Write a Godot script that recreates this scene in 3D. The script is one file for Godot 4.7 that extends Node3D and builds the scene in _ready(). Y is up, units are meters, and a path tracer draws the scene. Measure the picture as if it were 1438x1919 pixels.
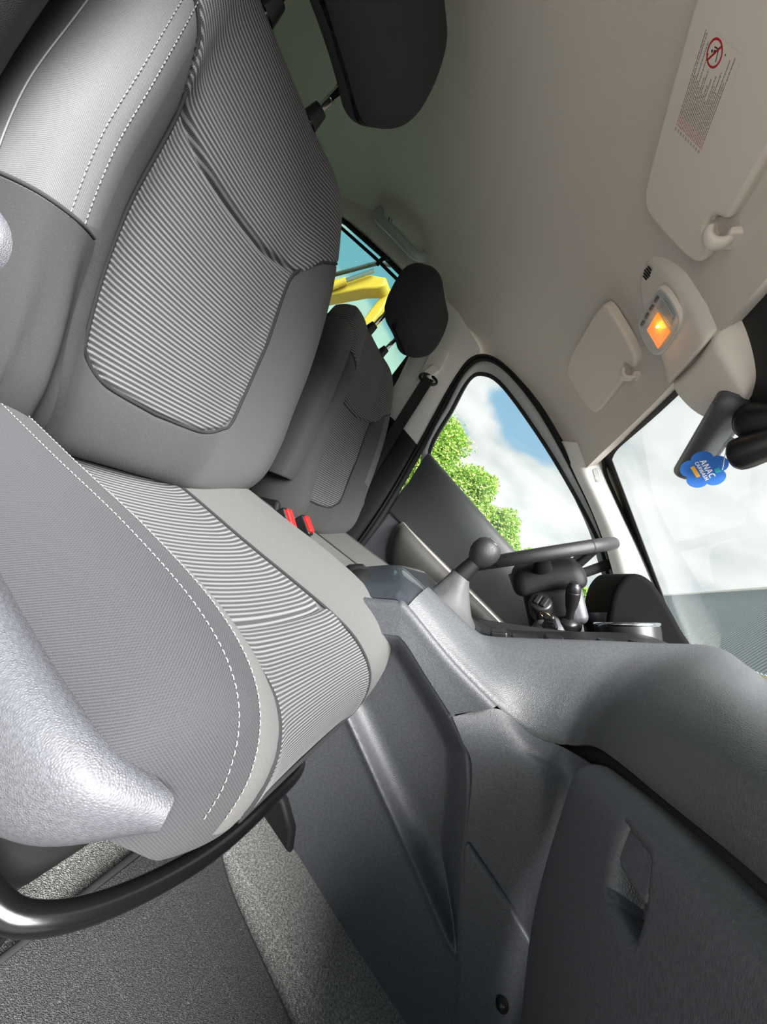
extends Node3D
# Cab of a small van seen through its open passenger door. x = van's right, y = up, -z = forward.

# ---------------------------------------------------------------- geometry collector
class Geo:
	var v := PackedVector3Array()
	var n := PackedVector3Array()
	var t := PackedVector2Array()
	var ix := PackedInt32Array()

	func grid(p: PackedVector3Array, nu: int, nv: int, flip := false, uvs := PackedVector2Array()) -> Geo:
		# nu columns, nv rows; normal = du x dv (reversed with flip)
		var b := v.size()
		for j in nv:
			for i in nu:
				var c := j * nu + i
				var du := p[j * nu + mini(i + 1, nu - 1)] - p[j * nu + maxi(i - 1, 0)]
				var dv := p[mini(j + 1, nv - 1) * nu + i] - p[maxi(j - 1, 0) * nu + i]
				if i == 0 and p[c].is_equal_approx(p[j * nu + nu - 1]) and nu > 3:
					du = p[j * nu + 1] - p[j * nu + nu - 2]
				elif i == nu - 1 and p[c].is_equal_approx(p[j * nu]) and nu > 3:
					du = p[j * nu + 1] - p[j * nu + nu - 2]
				if du.length_squared() < 1e-14:
					var jj := j + 1 if j < nv / 2 else j - 1
					du = p[jj * nu + mini(i + 1, nu - 1)] - p[jj * nu + maxi(i - 1, 0)]
				var q := du.cross(dv)
				q = q.normalized() if q.length_squared() > 1e-20 else Vector3.UP
				v.append(p[c])
				n.append(-q if flip else q)
				t.append(uvs[c] if uvs.size() else Vector2(float(i) / (nu - 1), float(j) / (nv - 1)))
		for j in nv - 1:
			for i in nu - 1:
				var a := b + j * nu + i
				if flip:
					ix.append_array([a, a + 1, a + nu, a + 1, a + nu + 1, a + nu])
				else:
					ix.append_array([a, a + nu, a + 1, a + 1, a + nu, a + nu + 1])
		return self

	func shell(p: PackedVector3Array, nu: int, nv: int, thick: float, flip := false, uvs := PackedVector2Array()) -> Geo:
		# a sheet with thickness: front, back and the four rims
		var b := v.size()
		grid(p, nu, nv, flip, uvs)
		var back := PackedVector3Array()
		for k in nu * nv:
			back.append(p[k] - n[b + k] * thick)
		grid(back, nu, nv, not flip, uvs)
		var ring := PackedInt32Array()
		for i in nu: ring.append(i)
		for j in range(1, nv): ring.append(j * nu + nu - 1)
		for i in range(nu - 2, -1, -1): ring.append((nv - 1) * nu + i)
		for j in range(nv - 2, -1, -1): ring.append(j * nu)
		var rim := PackedVector3Array()
		for k in ring: rim.append(p[k])
		for k in ring: rim.append(back[k])
		grid(rim, ring.size(), 2, not flip)
		return self

	func tri(a: Vector3, b2: Vector3, c: Vector3) -> void:
		var q := (c - a).cross(b2 - a).normalized()
		var b := v.size()
		v.append_array([a, b2, c]); n.append_array([q, q, q])
		t.append_array([Vector2(a.x, a.y), Vector2(b2.x, b2.y), Vector2(c.x, c.y)])
		ix.append_array([b, b + 1, b + 2])

	func quad(a: Vector3, b2: Vector3, c: Vector3, d: Vector3) -> void:
		tri(a, b2, c); tri(a, c, d)

	func box(size: Vector3, x := Transform3D()) -> Geo:
		return rbox(size, 0.0, x, 0)

	func rbox(size: Vector3, r: float, x := Transform3D(), seg := 3, bend := "") -> Geo:
		var h := size * 0.5
		r = minf(r, minf(h.x, minf(h.y, h.z)))
		for ax in 3:
			for sgn in [-1.0, 1.0]:
				var u := (ax + 1) % 3
				var w := (ax + 2) % 3
				var lu := _ticks(h[u], r, seg, bend != "")
				var lw := _ticks(h[w], r, seg, bend != "")
				var p := PackedVector3Array()
				var nn := PackedVector3Array()
				for b in lw:
					for a in lu:
						var c := Vector3.ZERO
						c[ax] = sgn * h[ax]; c[u] = a; c[w] = b
						var q := Vector3(clampf(c.x, -h.x + r, h.x - r), clampf(c.y, -h.y + r, h.y - r), clampf(c.z, -h.z + r, h.z - r))
						var d := c - q
						d = d.normalized() if r > 0.0 else Vector3.ZERO
						var e := q + d * r
						if bend != "":
							e = bent(bend, e)
						p.append(x * e)
						var q2 := d
						if r == 0.0:
							q2 = Vector3.ZERO; q2[ax] = sgn
						nn.append((x.basis * q2).normalized())
				var base := v.size()
				grid(p, lu.size(), lw.size(), sgn < 0.0)
				if not bend != "":
					for k in nn.size(): n[base + k] = nn[k]
		return self

	static func bent(kind: String, e: Vector3) -> Vector3:
		match kind:
			"headrest":
				var f := e.y / 0.115
				e.x *= 1.0 - 0.10 * smoothstep(0.0, 1.0, f) - 0.16 * smoothstep(0.2, 1.0, -f)
				e.z -= 0.022 * (1.0 - pow(absf(e.x) / 0.14, 2.0)) * (1.0 if e.z > 0.0 else -0.2)
				e.z += 0.02 * f * f * (1.0 if e.z < 0.0 else 0.0)
			"hub":
				e.y -= 2.2 * (e.x * e.x + e.z * e.z)
			"mirror":
				if e.z < 0.0:
					var k := 1.0 - 0.45 * clampf(-e.z / 0.022, 0.0, 1.0)
					e.x *= lerpf(1.0, k, 0.35); e.y *= k
				e.y *= 1.0 - 0.22 * pow(absf(e.x) / 0.12, 3.0)
		return e

	func _ticks(h: float, r: float, seg: int, dense: bool) -> Array:
		if r <= 0.0:
			return [-h, h]
		var o := []
		for k in seg + 1:
			o.append(-h + r - r * tan((1.0 - float(k) / seg) * PI / 4.0))
		if dense:
			var inner := maxi(2, int((h - r) * 2.0 / 0.012))
			for k in range(1, inner): o.append(lerpf(-h + r, h - r, float(k) / inner))
		for k in seg + 1:
			o.append(h - r + r * tan(float(k) / seg * PI / 4.0))
		return o

	func tube(pts: Array, rad, sides := 12, caps := true, squash := Vector2.ONE, up := Vector3.ZERO) -> Geo:
		var m := pts.size()
		var p := PackedVector3Array()
		var last := up
		for k in m:
			var d: Vector3 = (pts[mini(k + 1, m - 1)] - pts[maxi(k - 1, 0)]).normalized()
			if last == Vector3.ZERO:
				last = Vector3.UP if absf(d.y) < 0.9 else Vector3.RIGHT
			last = (last - d * last.dot(d)).normalized()
			var s := d.cross(last)
			var r: float = rad[k] if rad is Array else rad
			for i in sides + 1:
				var a := TAU * i / sides
				p.append(pts[k] + (last * cos(a) * squash.x + s * sin(a) * squash.y) * r)
		grid(p, sides + 1, m)
		if caps:
			for e in [0, m - 1]:
				var c: Vector3 = pts[e]
				var q := PackedVector3Array()
				for i in sides + 1: q.append(p[e * (sides + 1) + i])
				for i in sides + 1: q.append(c)
				grid(q, sides + 1, 2, e == 0)
		return self

	func lathe(prof: Array, x := Transform3D(), seg := 32) -> Geo:
		# profile of Vector2(radius, height) turned round y; a doubled point makes a hard edge
		var run := []
		for k in prof.size():
			run.append(prof[k])
			if k == prof.size() - 1 or (k > 0 and prof[k].is_equal_approx(prof[k - 1])):
				if k != prof.size() - 1: run.pop_back()
				var p := PackedVector3Array()
				for q in run:
					for i in seg + 1:
						var a := TAU * i / seg
						p.append(x * Vector3(cos(a) * q.x, q.y, sin(a) * q.x))
				if run.size() > 1: grid(p, seg + 1, run.size(), true)
				run = [prof[k]]
		return self

	func plate(poly: Array, o: Vector3, ex: Vector3, ey: Vector3, depth: float, bevel := 0.0, steps := 2) -> Geo:
		# outline in the plane (ex, ey), its front at o, thickness behind; bevelled front edge
		var ez := ex.cross(ey).normalized()
		var m := poly.size()
		var area := 0.0
		for k in m: area += poly[k].cross(poly[(k + 1) % m])
		if area < 0.0:
			poly = poly.duplicate(); poly.reverse()
		var rows := []
		rows.append([0.0, -depth])
		for s in steps + 1:
			var a := PI * 0.5 * s / steps
			rows.append([bevel * (1.0 - cos(a)), -bevel * (1.0 - sin(a))])
		if bevel <= 0.0: rows = [[0.0, -depth], [0.0, 0.0]]
		var p := PackedVector3Array()
		var inner := PackedVector2Array()
		for r in rows:
			inner.clear()
			for k in m + 1:
				var a: Vector2 = poly[(k - 1 + m) % m]; var b: Vector2 = poly[k % m]; var c: Vector2 = poly[(k + 1) % m]
				var n1 := (b - a).orthogonal().normalized(); var n2 := (c - b).orthogonal().normalized()
				var nn := (n1 + n2).normalized()
				var q: Vector2 = b - nn * (float(r[0]) / maxf(0.4, nn.dot(n1)))
				if k < m: inner.append(q)
				p.append(o + ex * q.x + ey * q.y + ez * r[1])
		grid(p, m + 1, rows.size())
		for face in [[inner, 0.0, true], [PackedVector2Array(poly), -depth, false]]:
			var f: PackedVector2Array = face[0]
			var deep: float = face[1]
			var idx := Geometry2D.triangulate_polygon(f)
			for k in range(0, idx.size(), 3):
				var a := o + ex * f[idx[k]].x + ey * f[idx[k]].y + ez * deep
				var b := o + ex * f[idx[k + 1]].x + ey * f[idx[k + 1]].y + ez * deep
				var c := o + ex * f[idx[k + 2]].x + ey * f[idx[k + 2]].y + ez * deep
				var up := (c - a).cross(b - a).dot(ez) > 0.0
				if up == face[2]: tri(a, b, c)
				else: tri(a, c, b)
		return self

	func mesh() -> ArrayMesh:
		var a := []
		a.resize(Mesh.ARRAY_MAX)
		a[Mesh.ARRAY_VERTEX] = v; a[Mesh.ARRAY_NORMAL] = n; a[Mesh.ARRAY_TEX_UV] = t; a[Mesh.ARRAY_INDEX] = ix
		var m := ArrayMesh.new()
		m.add_surface_from_arrays(Mesh.PRIMITIVE_TRIANGLES, a)
		return m

# ---------------------------------------------------------------- curves
static func cr(a, b, c, d, t: float):
	return 0.5 * ((2.0 * b) + (c - a) * t + (2.0 * a - 5.0 * b + 4.0 * c - d) * t * t + (3.0 * b - a - 3.0 * c + d) * t * t * t)

static func at(l: Array, f: float, closed := false):
	# Catmull-Rom through a list, f from 0 to 1
	var m := l.size()
	if closed:
		var x := f * m
		var k := int(floor(x))
		return cr(l[(k - 1 + m) % m], l[k % m], l[(k + 1) % m], l[(k + 2) % m], x - k)
	var y := clampf(f, 0.0, 1.0) * (m - 1)
	var i := mini(int(floor(y)), m - 2)
	var p0 = l[i - 1] if i > 0 else l[0] * 2.0 - l[1]
	var p3 = l[i + 2] if i + 2 < m else l[m - 1] * 2.0 - l[m - 2]
	return cr(p0, l[i], l[i + 1], p3, y - i)

static func curve(l: Array, m: int, closed := false) -> Array:
	var o := []
	for k in m: o.append(at(l, float(k) / (m if closed else m - 1), closed))
	return o

static func surf(rows: Array, nu: int, nv: int) -> PackedVector3Array:
	# smooth surface through rows of points
	var mid := []
	for r in rows: mid.append(curve(r, nu))
	var p := PackedVector3Array()
	for j in nv:
		for i in nu:
			var col := []
			for r in mid: col.append(r[i])
			p.append(at(col, float(j) / (nv - 1)))
	return p

static func rrect(w: float, h: float, r: float, seg := 4) -> Array:
	var o := []
	for c in [[1, 1, 0.0], [-1, 1, 0.25], [-1, -1, 0.5], [1, -1, 0.75]]:
		for k in seg + 1:
			var a: float = TAU * (c[2] + 0.25 * k / seg)
			o.append(Vector2(c[0] * (w * 0.5 - r) + cos(a) * r, c[1] * (h * 0.5 - r) + sin(a) * r))
	return o

static func sdist(p: Vector2, poly: Array) -> float:
	# signed distance to a polygon, negative inside
	var d := INF
	var inside := false
	var m := poly.size()
	for k in m:
		var a: Vector2 = poly[k]
		var b: Vector2 = poly[(k + 1) % m]
		var q := Geometry2D.get_closest_point_to_segment(p, a, b)
		d = minf(d, p.distance_squared_to(q))
		if (a.y > p.y) != (b.y > p.y) and p.x < (b.x - a.x) * (p.y - a.y) / (b.y - a.y) + a.x:
			inside = not inside
	return -sqrt(d) if inside else sqrt(d)

static func frame(o: Vector3, ydir: Vector3, zhint := Vector3.BACK) -> Transform3D:
	var y := ydir.normalized()
	var z := (zhint - y * zhint.dot(y)).normalized()
	return Transform3D(Basis(y.cross(z), y, z), o)

# ---------------------------------------------------------------- things and parts
var taken := {}
func numbered(called: String) -> String:
	var k: int = taken.get(called, 0)
	taken[called] = k + 1
	return called if k == 0 else "%s_%03d" % [called, k]

func tag(o: Node, label := "", category := "", group := "", kind := "") -> void:
	if label: o.set_meta("label", label)
	if category: o.set_meta("category", category)
	if group: o.set_meta("group", group)
	if kind: o.set_meta("kind", kind)

func thing(called: String, label: String, category: String, base: Vector3, group := "") -> Node3D:
	var o := Node3D.new()
	o.name = numbered(called)
	add_child(o)
	o.position = base
	tag(o, label, category, group)
	return o

func structure(called: String, label: String, base: Vector3) -> Node3D:
	var o := Node3D.new()
	o.name = called
	add_child(o)
	o.position = base
	tag(o, label, "", "", "structure")
	return o

func part(parent: Node3D, called: String, g: Geo, m: Material, label := "") -> MeshInstance3D:
	# geometry is given in van coordinates; the part is set back by its parents' places
	var o := MeshInstance3D.new()
	o.name = called
	o.mesh = g.mesh()
	o.material_override = m
	var at_ := Vector3.ZERO
	var q: Node = parent
	while q is Node3D and q != self:
		at_ += q.position
		q = q.get_parent()
	o.position = -at_
	parent.add_child(o, true)
	if label: o.set_meta("label", label)
	return o

func local_part(parent: Node3D, called: String, g: Geo, m: Material, label := "") -> MeshInstance3D:
	# geometry is given in the parent's own axes
	var o := MeshInstance3D.new()
	o.name = called
	o.mesh = g.mesh()
	o.material_override = m
	parent.add_child(o, true)
	if label: o.set_meta("label", label)
	return o

# ---------------------------------------------------------------- materials
var M := {}
func noise_tex(type: int, freq: float, size := 512, oct := 3, s := 1) -> NoiseTexture2D:
	var f := FastNoiseLite.new()
	f.noise_type = type; f.frequency = freq; f.fractal_octaves = oct; f.seed = s
	if type == FastNoiseLite.TYPE_CELLULAR:
		f.cellular_return_type = FastNoiseLite.RETURN_DISTANCE2_SUB
		f.fractal_type = FastNoiseLite.FRACTAL_NONE
		f.cellular_jitter = 0.9
	var x := NoiseTexture2D.new()
	x.width = size; x.height = size; x.seamless = true; x.noise = f
	return x

func weave_tex(kind: String, s: int) -> ImageTexture:
	var rng := RandomNumberGenerator.new()
	rng.seed = s
	var im := Image.create(256, 256, false, Image.FORMAT_RGB8)
	var tufts := FastNoiseLite.new()
	tufts.seed = s; tufts.frequency = 0.11; tufts.fractal_octaves = 3
	for y in 256:
		for x in 256:
			var a := fposmod((x + y) / 16.0, 1.0)
			var h := 0.0
			match kind:
				"twill": h = 0.25 + 0.5 * sin(a * PI) + 0.22 * sin(fposmod((x - y * 3) / 16.0, 1.0) * TAU)
				"twill_color": h = 0.66 + 0.3 * sin(a * PI) + rng.randf_range(-0.16, 0.16)
				"felt": h = rng.randfn(0.72, 0.13)
				"pile":
					# tufts a few pixels wide and a finer speckle
					h = 0.74 + 0.30 * tufts.get_noise_2d(x, y) + rng.randfn(0.0, 0.08)
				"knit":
					# four ribs per tile: pale looped rib, valley dark from yarn and painted shade
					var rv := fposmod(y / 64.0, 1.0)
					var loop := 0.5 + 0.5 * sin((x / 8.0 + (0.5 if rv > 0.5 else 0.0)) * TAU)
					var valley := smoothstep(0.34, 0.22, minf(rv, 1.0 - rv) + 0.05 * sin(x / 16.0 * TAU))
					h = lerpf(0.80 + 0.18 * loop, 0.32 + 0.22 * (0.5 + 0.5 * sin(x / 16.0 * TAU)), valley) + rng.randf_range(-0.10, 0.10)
			im.set_pixel(x, y, gray(clampf(h, 0.0, 1.0)))
	return ImageTexture.create_from_image(im)

func mat(called: String, c: Color, rough := 0.8, metal := 0.0) -> StandardMaterial3D:
	var m := StandardMaterial3D.new()
	m.resource_name = called
	m.albedo_color = c; m.roughness = rough; m.metallic = metal
	M[called] = m
	return m

func relief(m: StandardMaterial3D, tex: Texture2D, scale: float, cm: float) -> StandardMaterial3D:
	m.uv1_triplanar = true
	m.uv1_scale = Vector3.ONE * scale
	m.uv1_triplanar_sharpness = 4.0
	m.heightmap_enabled = true
	m.heightmap_texture = tex
	m.heightmap_scale = cm
	return m

func gray(g: float) -> Color:
	return Color(g, g, g)

func materials() -> void:
	var grain := noise_tex(FastNoiseLite.TYPE_CELLULAR, 0.06, 512, 1, 3)
	var fuzz := noise_tex(FastNoiseLite.TYPE_SIMPLEX, 0.12, 512, 4, 7)
	var twill := weave_tex("twill", 1)
	var twill_color := weave_tex("twill_color", 11)
	var felt := weave_tex("felt", 12)
	var knit := weave_tex("knit", 13)
	var pile := weave_tex("pile", 14)
	var speck := noise_tex(FastNoiseLite.TYPE_SIMPLEX, 0.02, 512, 5, 21)
	var ramp := Gradient.new()
	ramp.set_color(0, gray(0.80)); ramp.set_color(1, gray(1.0))
	speck.color_ramp = ramp
	# seats
	var c := relief(mat("seat_cloth", Color(0.255, 0.255, 0.27), 0.95), twill, 26.0, 0.035)
	c.albedo_texture = twill_color
	c.rim_enabled = true; c.rim = 0.35; c.rim_tint = 0.6
	c = relief(mat("seat_side_cloth", Color(0.39, 0.39, 0.39), 0.95), twill, 30.0, 0.03)
	c.albedo_texture = felt
	c.rim_enabled = true; c.rim = 0.3; c.rim_tint = 0.6
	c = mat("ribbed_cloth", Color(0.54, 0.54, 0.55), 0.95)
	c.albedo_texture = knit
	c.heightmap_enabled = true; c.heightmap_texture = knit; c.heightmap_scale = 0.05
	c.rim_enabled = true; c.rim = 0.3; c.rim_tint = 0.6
	c = relief(mat("plain_cloth", Color(0.51, 0.51, 0.505), 0.95), twill, 34.0, 0.03)
	c.albedo_texture = felt
	c.rim_enabled = true; c.rim = 0.3; c.rim_tint = 0.6
	c = relief(mat("lit_twill_cloth", Color(0.43, 0.43, 0.44), 0.95), twill, 26.0, 0.035)  # same twill as seat_cloth, paled: the brighter light is put into its colour
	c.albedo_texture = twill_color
	c = relief(mat("shaded_fold_cloth", Color(0.27, 0.27, 0.275), 0.95), twill, 34.0, 0.03)  # darkened cloth: the shade of the recessed pleats is painted into the colour
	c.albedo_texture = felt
	mat("thread", Color(0.52, 0.51, 0.51), 0.9)
	mat("seam", Color(0.17, 0.17, 0.18), 0.95)
	c = relief(mat("headrest_cloth", Color(0.22, 0.22, 0.235), 0.95), twill, 30.0, 0.03)
	c.albedo_texture = felt
	# plastics
	relief(mat("valance_plastic", Color(0.33, 0.335, 0.355), 0.5), grain, 24.0, 0.03)
	relief(mat("pocket_plastic", Color(0.30, 0.30, 0.29), 0.5), grain, 16.0, 0.03)
	mat("silver_trim", Color(0.80, 0.79, 0.77), 0.3, 0.5)
	mat("mirror_shell", Color(0.30, 0.31, 0.32), 0.4)
	relief(mat("dash_plastic", Color(0.32, 0.33, 0.345), 0.44), grain, 16.0, 0.035)
	relief(mat("dark_plastic", Color(0.31, 0.32, 0.34), 0.46), grain, 16.0, 0.03)
	relief(mat("door_plastic", Color(0.20, 0.21, 0.215), 0.5), grain, 16.0, 0.02)
	relief(mat("black_plastic", Color(0.11, 0.11, 0.116), 0.5), grain, 24.0, 0.02)
	for k in ["valance_plastic", "dash_plastic", "dark_plastic"]: M[k].albedo_texture = speck
	M.black_plastic.metallic_specular = 0.3
	M.dash_plastic.metallic_specular = 0.62; M.dark_plastic.metallic_specular = 0.6
	mat("smooth_black", Color(0.10, 0.10, 0.105), 0.35)
	mat("gap", Color(0.03, 0.03, 0.03), 0.9)
	c = mat("gloss_trim", Color(0.19, 0.21, 0.23), 0.16)
	c.clearcoat_enabled = true; c.clearcoat = 0.8; c.clearcoat_roughness = 0.06
	mat("hood_black", Color(0.07, 0.07, 0.075), 0.8).metallic_specular = 0.15
	relief(mat("leather", Color(0.16, 0.16, 0.165), 0.42), grain, 26.0, 0.03)
	relief(mat("boot_leather", Color(0.27, 0.27, 0.275), 0.55), grain, 24.0, 0.03)
	mat("black_paint", Color(0.06, 0.06, 0.065), 0.22)
	mat("rubber", Color(0.07, 0.07, 0.072), 0.75)
	mat("chrome", Color(0.82, 0.83, 0.84), 0.12, 1.0)
	mat("steel", Color(0.6, 0.61, 0.62), 0.3, 1.0)
	mat("brass", Color(0.72, 0.62, 0.42), 0.28, 1.0)
	mat("red_plastic", Color(0.78, 0.13, 0.12), 0.4)
	relief(mat("webbing", Color(0.15, 0.15, 0.155), 0.9), twill, 40.0, 0.02)
	# carpet
	c = relief(mat("carpet", Color(0.72, 0.72, 0.71), 1.0), fuzz, 9.0, 0.35)
	c.albedo_texture = pile
	c = relief(mat("mat_carpet", Color(0.37, 0.375, 0.375), 1.0), fuzz, 12.0, 0.35)
	c.albedo_texture = pile
	mat("mat_edge", Color(0.16, 0.16, 0.165), 0.95)
	# roof lining and pillars
	c = relief(mat("headliner", Color(0.87, 0.84, 0.80), 0.95), fuzz, 30.0, 0.04)
	relief(mat("visor_vinyl", Color(0.87, 0.835, 0.79), 0.7), grain, 60.0, 0.008)
	relief(mat("pillar_plastic", Color(0.87, 0.87, 0.855), 0.6), grain, 40.0, 0.012)
	mat("console_plastic", Color(0.86, 0.83, 0.79), 0.5)
	mat("frame_paint", Color(0.66, 0.69, 0.69), 0.4)
	# glass
	var g := mat("clear_glass", Color(0.8, 0.95, 0.9, 0.03), 0.0)
	g.transparency = BaseMaterial3D.TRANSPARENCY_ALPHA
	g.metallic_specular = 0.34
	g = mat("tinted_glass", Color(0.78, 0.96, 0.88, 0.0), 0.0)
	g.refraction_enabled = true; g.refraction_scale = 0.05
	g.transparency = BaseMaterial3D.TRANSPARENCY_ALPHA
	g = mat("lens_glass", Color(0.95, 0.93, 0.9, 0.12), 0.05)
	g.transparency = BaseMaterial3D.TRANSPARENCY_ALPHA
	mat("mirror_glass", Color(0.85, 0.87, 0.88), 0.02, 1.0)
	mat("frit", Color(0.10, 0.10, 0.10), 0.6)

# ---------------------------------------------------------------- sky
const SKY_SEED := 232
func cloud_cover(d: Vector3, big: FastNoiseLite, fine: FastNoiseLite) -> Vector2:
	# x: how much cloud covers the blue, y: how bright the cloud is
	var q := Vector3(d.x, 0.0, d.z) / (maxf(d.y, 0.0) + 0.28)
	var a := big.get_noise_3d(q.x, q.z, 0.0)
	var b := fine.get_noise_3d(q.x, q.z, 3.0)
	return Vector2(smoothstep(-0.34, -0.14, a + 0.28 * b), clampf(0.5 + 0.9 * b + 0.4 * a, 0.0, 1.0))

func sky_noise(s: int) -> Array:
	var big := FastNoiseLite.new()
	big.seed = s; big.frequency = 1.1; big.fractal_octaves = 4
	var fine := FastNoiseLite.new()
	fine.seed = s + 50; fine.frequency = 2.4; fine.fractal_octaves = 5
	return [big, fine]

func sky_image() -> Image:
	var w := 1536
	var h := 768
	var nz := sky_noise(SKY_SEED)
	var im := Image.create(w, h, false, Image.FORMAT_RGBF)
	for y in h:
		var th := (y + 0.5) / h * PI
		for x in w:
			var ph := (x + 0.5) / w * TAU
			var d := Vector3(sin(ph) * sin(th), cos(th), -cos(ph) * sin(th))
			if d.y <= -0.02:
				im.set_pixel(x, y, Color(0.32, 0.31, 0.30)); continue
			var k := cloud_cover(d, nz[0], nz[1])
			var blue := Color(0.17, 0.37, 0.55).lerp(Color(0.30, 0.47, 0.57), clampf(1.0 - d.y * 1.6, 0.0, 1.0))
			var white := Color(0.50, 0.55, 0.545).lerp(Color(0.80, 0.82, 0.80), k.y)
			im.set_pixel(x, y, blue.lerp(white, k.x) * SKY_LEVEL)
	return im

const SKY_LEVEL := 1.4
const SUN_TOWARDS := Vector3(0.56, 0.69, -0.46)
const SUN_ENERGY := 7.0
const EXPOSURE := 1.0

func camera_and_light() -> void:
	var cam := Camera3D.new()
	cam.name = "camera"
	var fwd := Vector3(-0.94945, -0.04668, 0.31042)
	var rt := Vector3(-0.27232, 0.61433, -0.74056)
	var up := -fwd.cross(rt)
	cam.transform = Transform3D(Basis(rt, up, -fwd).orthonormalized(), Vector3(0.7983, 0.5112, -0.4283))
	cam.fov = rad_to_deg(2.0 * atan(959.5 / 733.3))
	cam.near = 0.02; cam.far = 400.0
	cam.current = true
	add_child(cam)
	var env := Environment.new()
	env.background_mode = Environment.BG_SKY
	var sky := Sky.new()
	var pan := PanoramaSkyMaterial.new()
	pan.panorama = ImageTexture.create_from_image(sky_image())
	sky.sky_material = pan
	env.sky = sky
	env.tonemap_mode = Environment.TONE_MAPPER_LINEAR
	env.tonemap_exposure = EXPOSURE
	env.sdfgi_enabled = true; env.ssao_enabled = true; env.ssil_enabled = true
	var we := WorldEnvironment.new()
	we.name = "environment"
	we.environment = env
	add_child(we)
	var sun := DirectionalLight3D.new()
	sun.name = "sun"
	sun.light_color = Color(1.0, 0.99, 0.98)
	sun.light_energy = SUN_ENERGY
	sun.light_angular_distance = 48.0
	sun.shadow_enabled = true
	sun.sky_mode = DirectionalLight3D.SKY_MODE_LIGHT_ONLY
	add_child(sun)
	sun.look_at_from_position(SUN_TOWARDS * 30.0, Vector3.ZERO)

# ---------------------------------------------------------------- cab shell
func roof_y(z: float, x: float) -> float:
	var zs := [-0.47, -0.42, -0.36, -0.29, -0.22, -0.10, 0.10, 0.35, 0.6, 0.9, 1.3, 1.9]
	var ys := [1.040, 1.080, 1.122, 1.158, 1.188, 1.222, 1.265, 1.345, 1.43, 1.50, 1.52, 1.52]
	var y: float = ys[-1]
	for k in zs.size() - 1:
		if z <= zs[k + 1]:
			var f := clampf((z - zs[k]) / (zs[k + 1] - zs[k]), 0.0, 1.0)
			var a: float = ys[maxi(k - 1, 0)]; var d: float = ys[mini(k + 2, zs.size() - 1)]
			y = lerpf(cr(a, ys[k], ys[k + 1], d, f), lerpf(ys[k], ys[k + 1], f), 0.5)
			break
	var e := absf(x) / 0.70
	return y - 0.10 * pow(e, 5.0) - 0.012 * e * e

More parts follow.
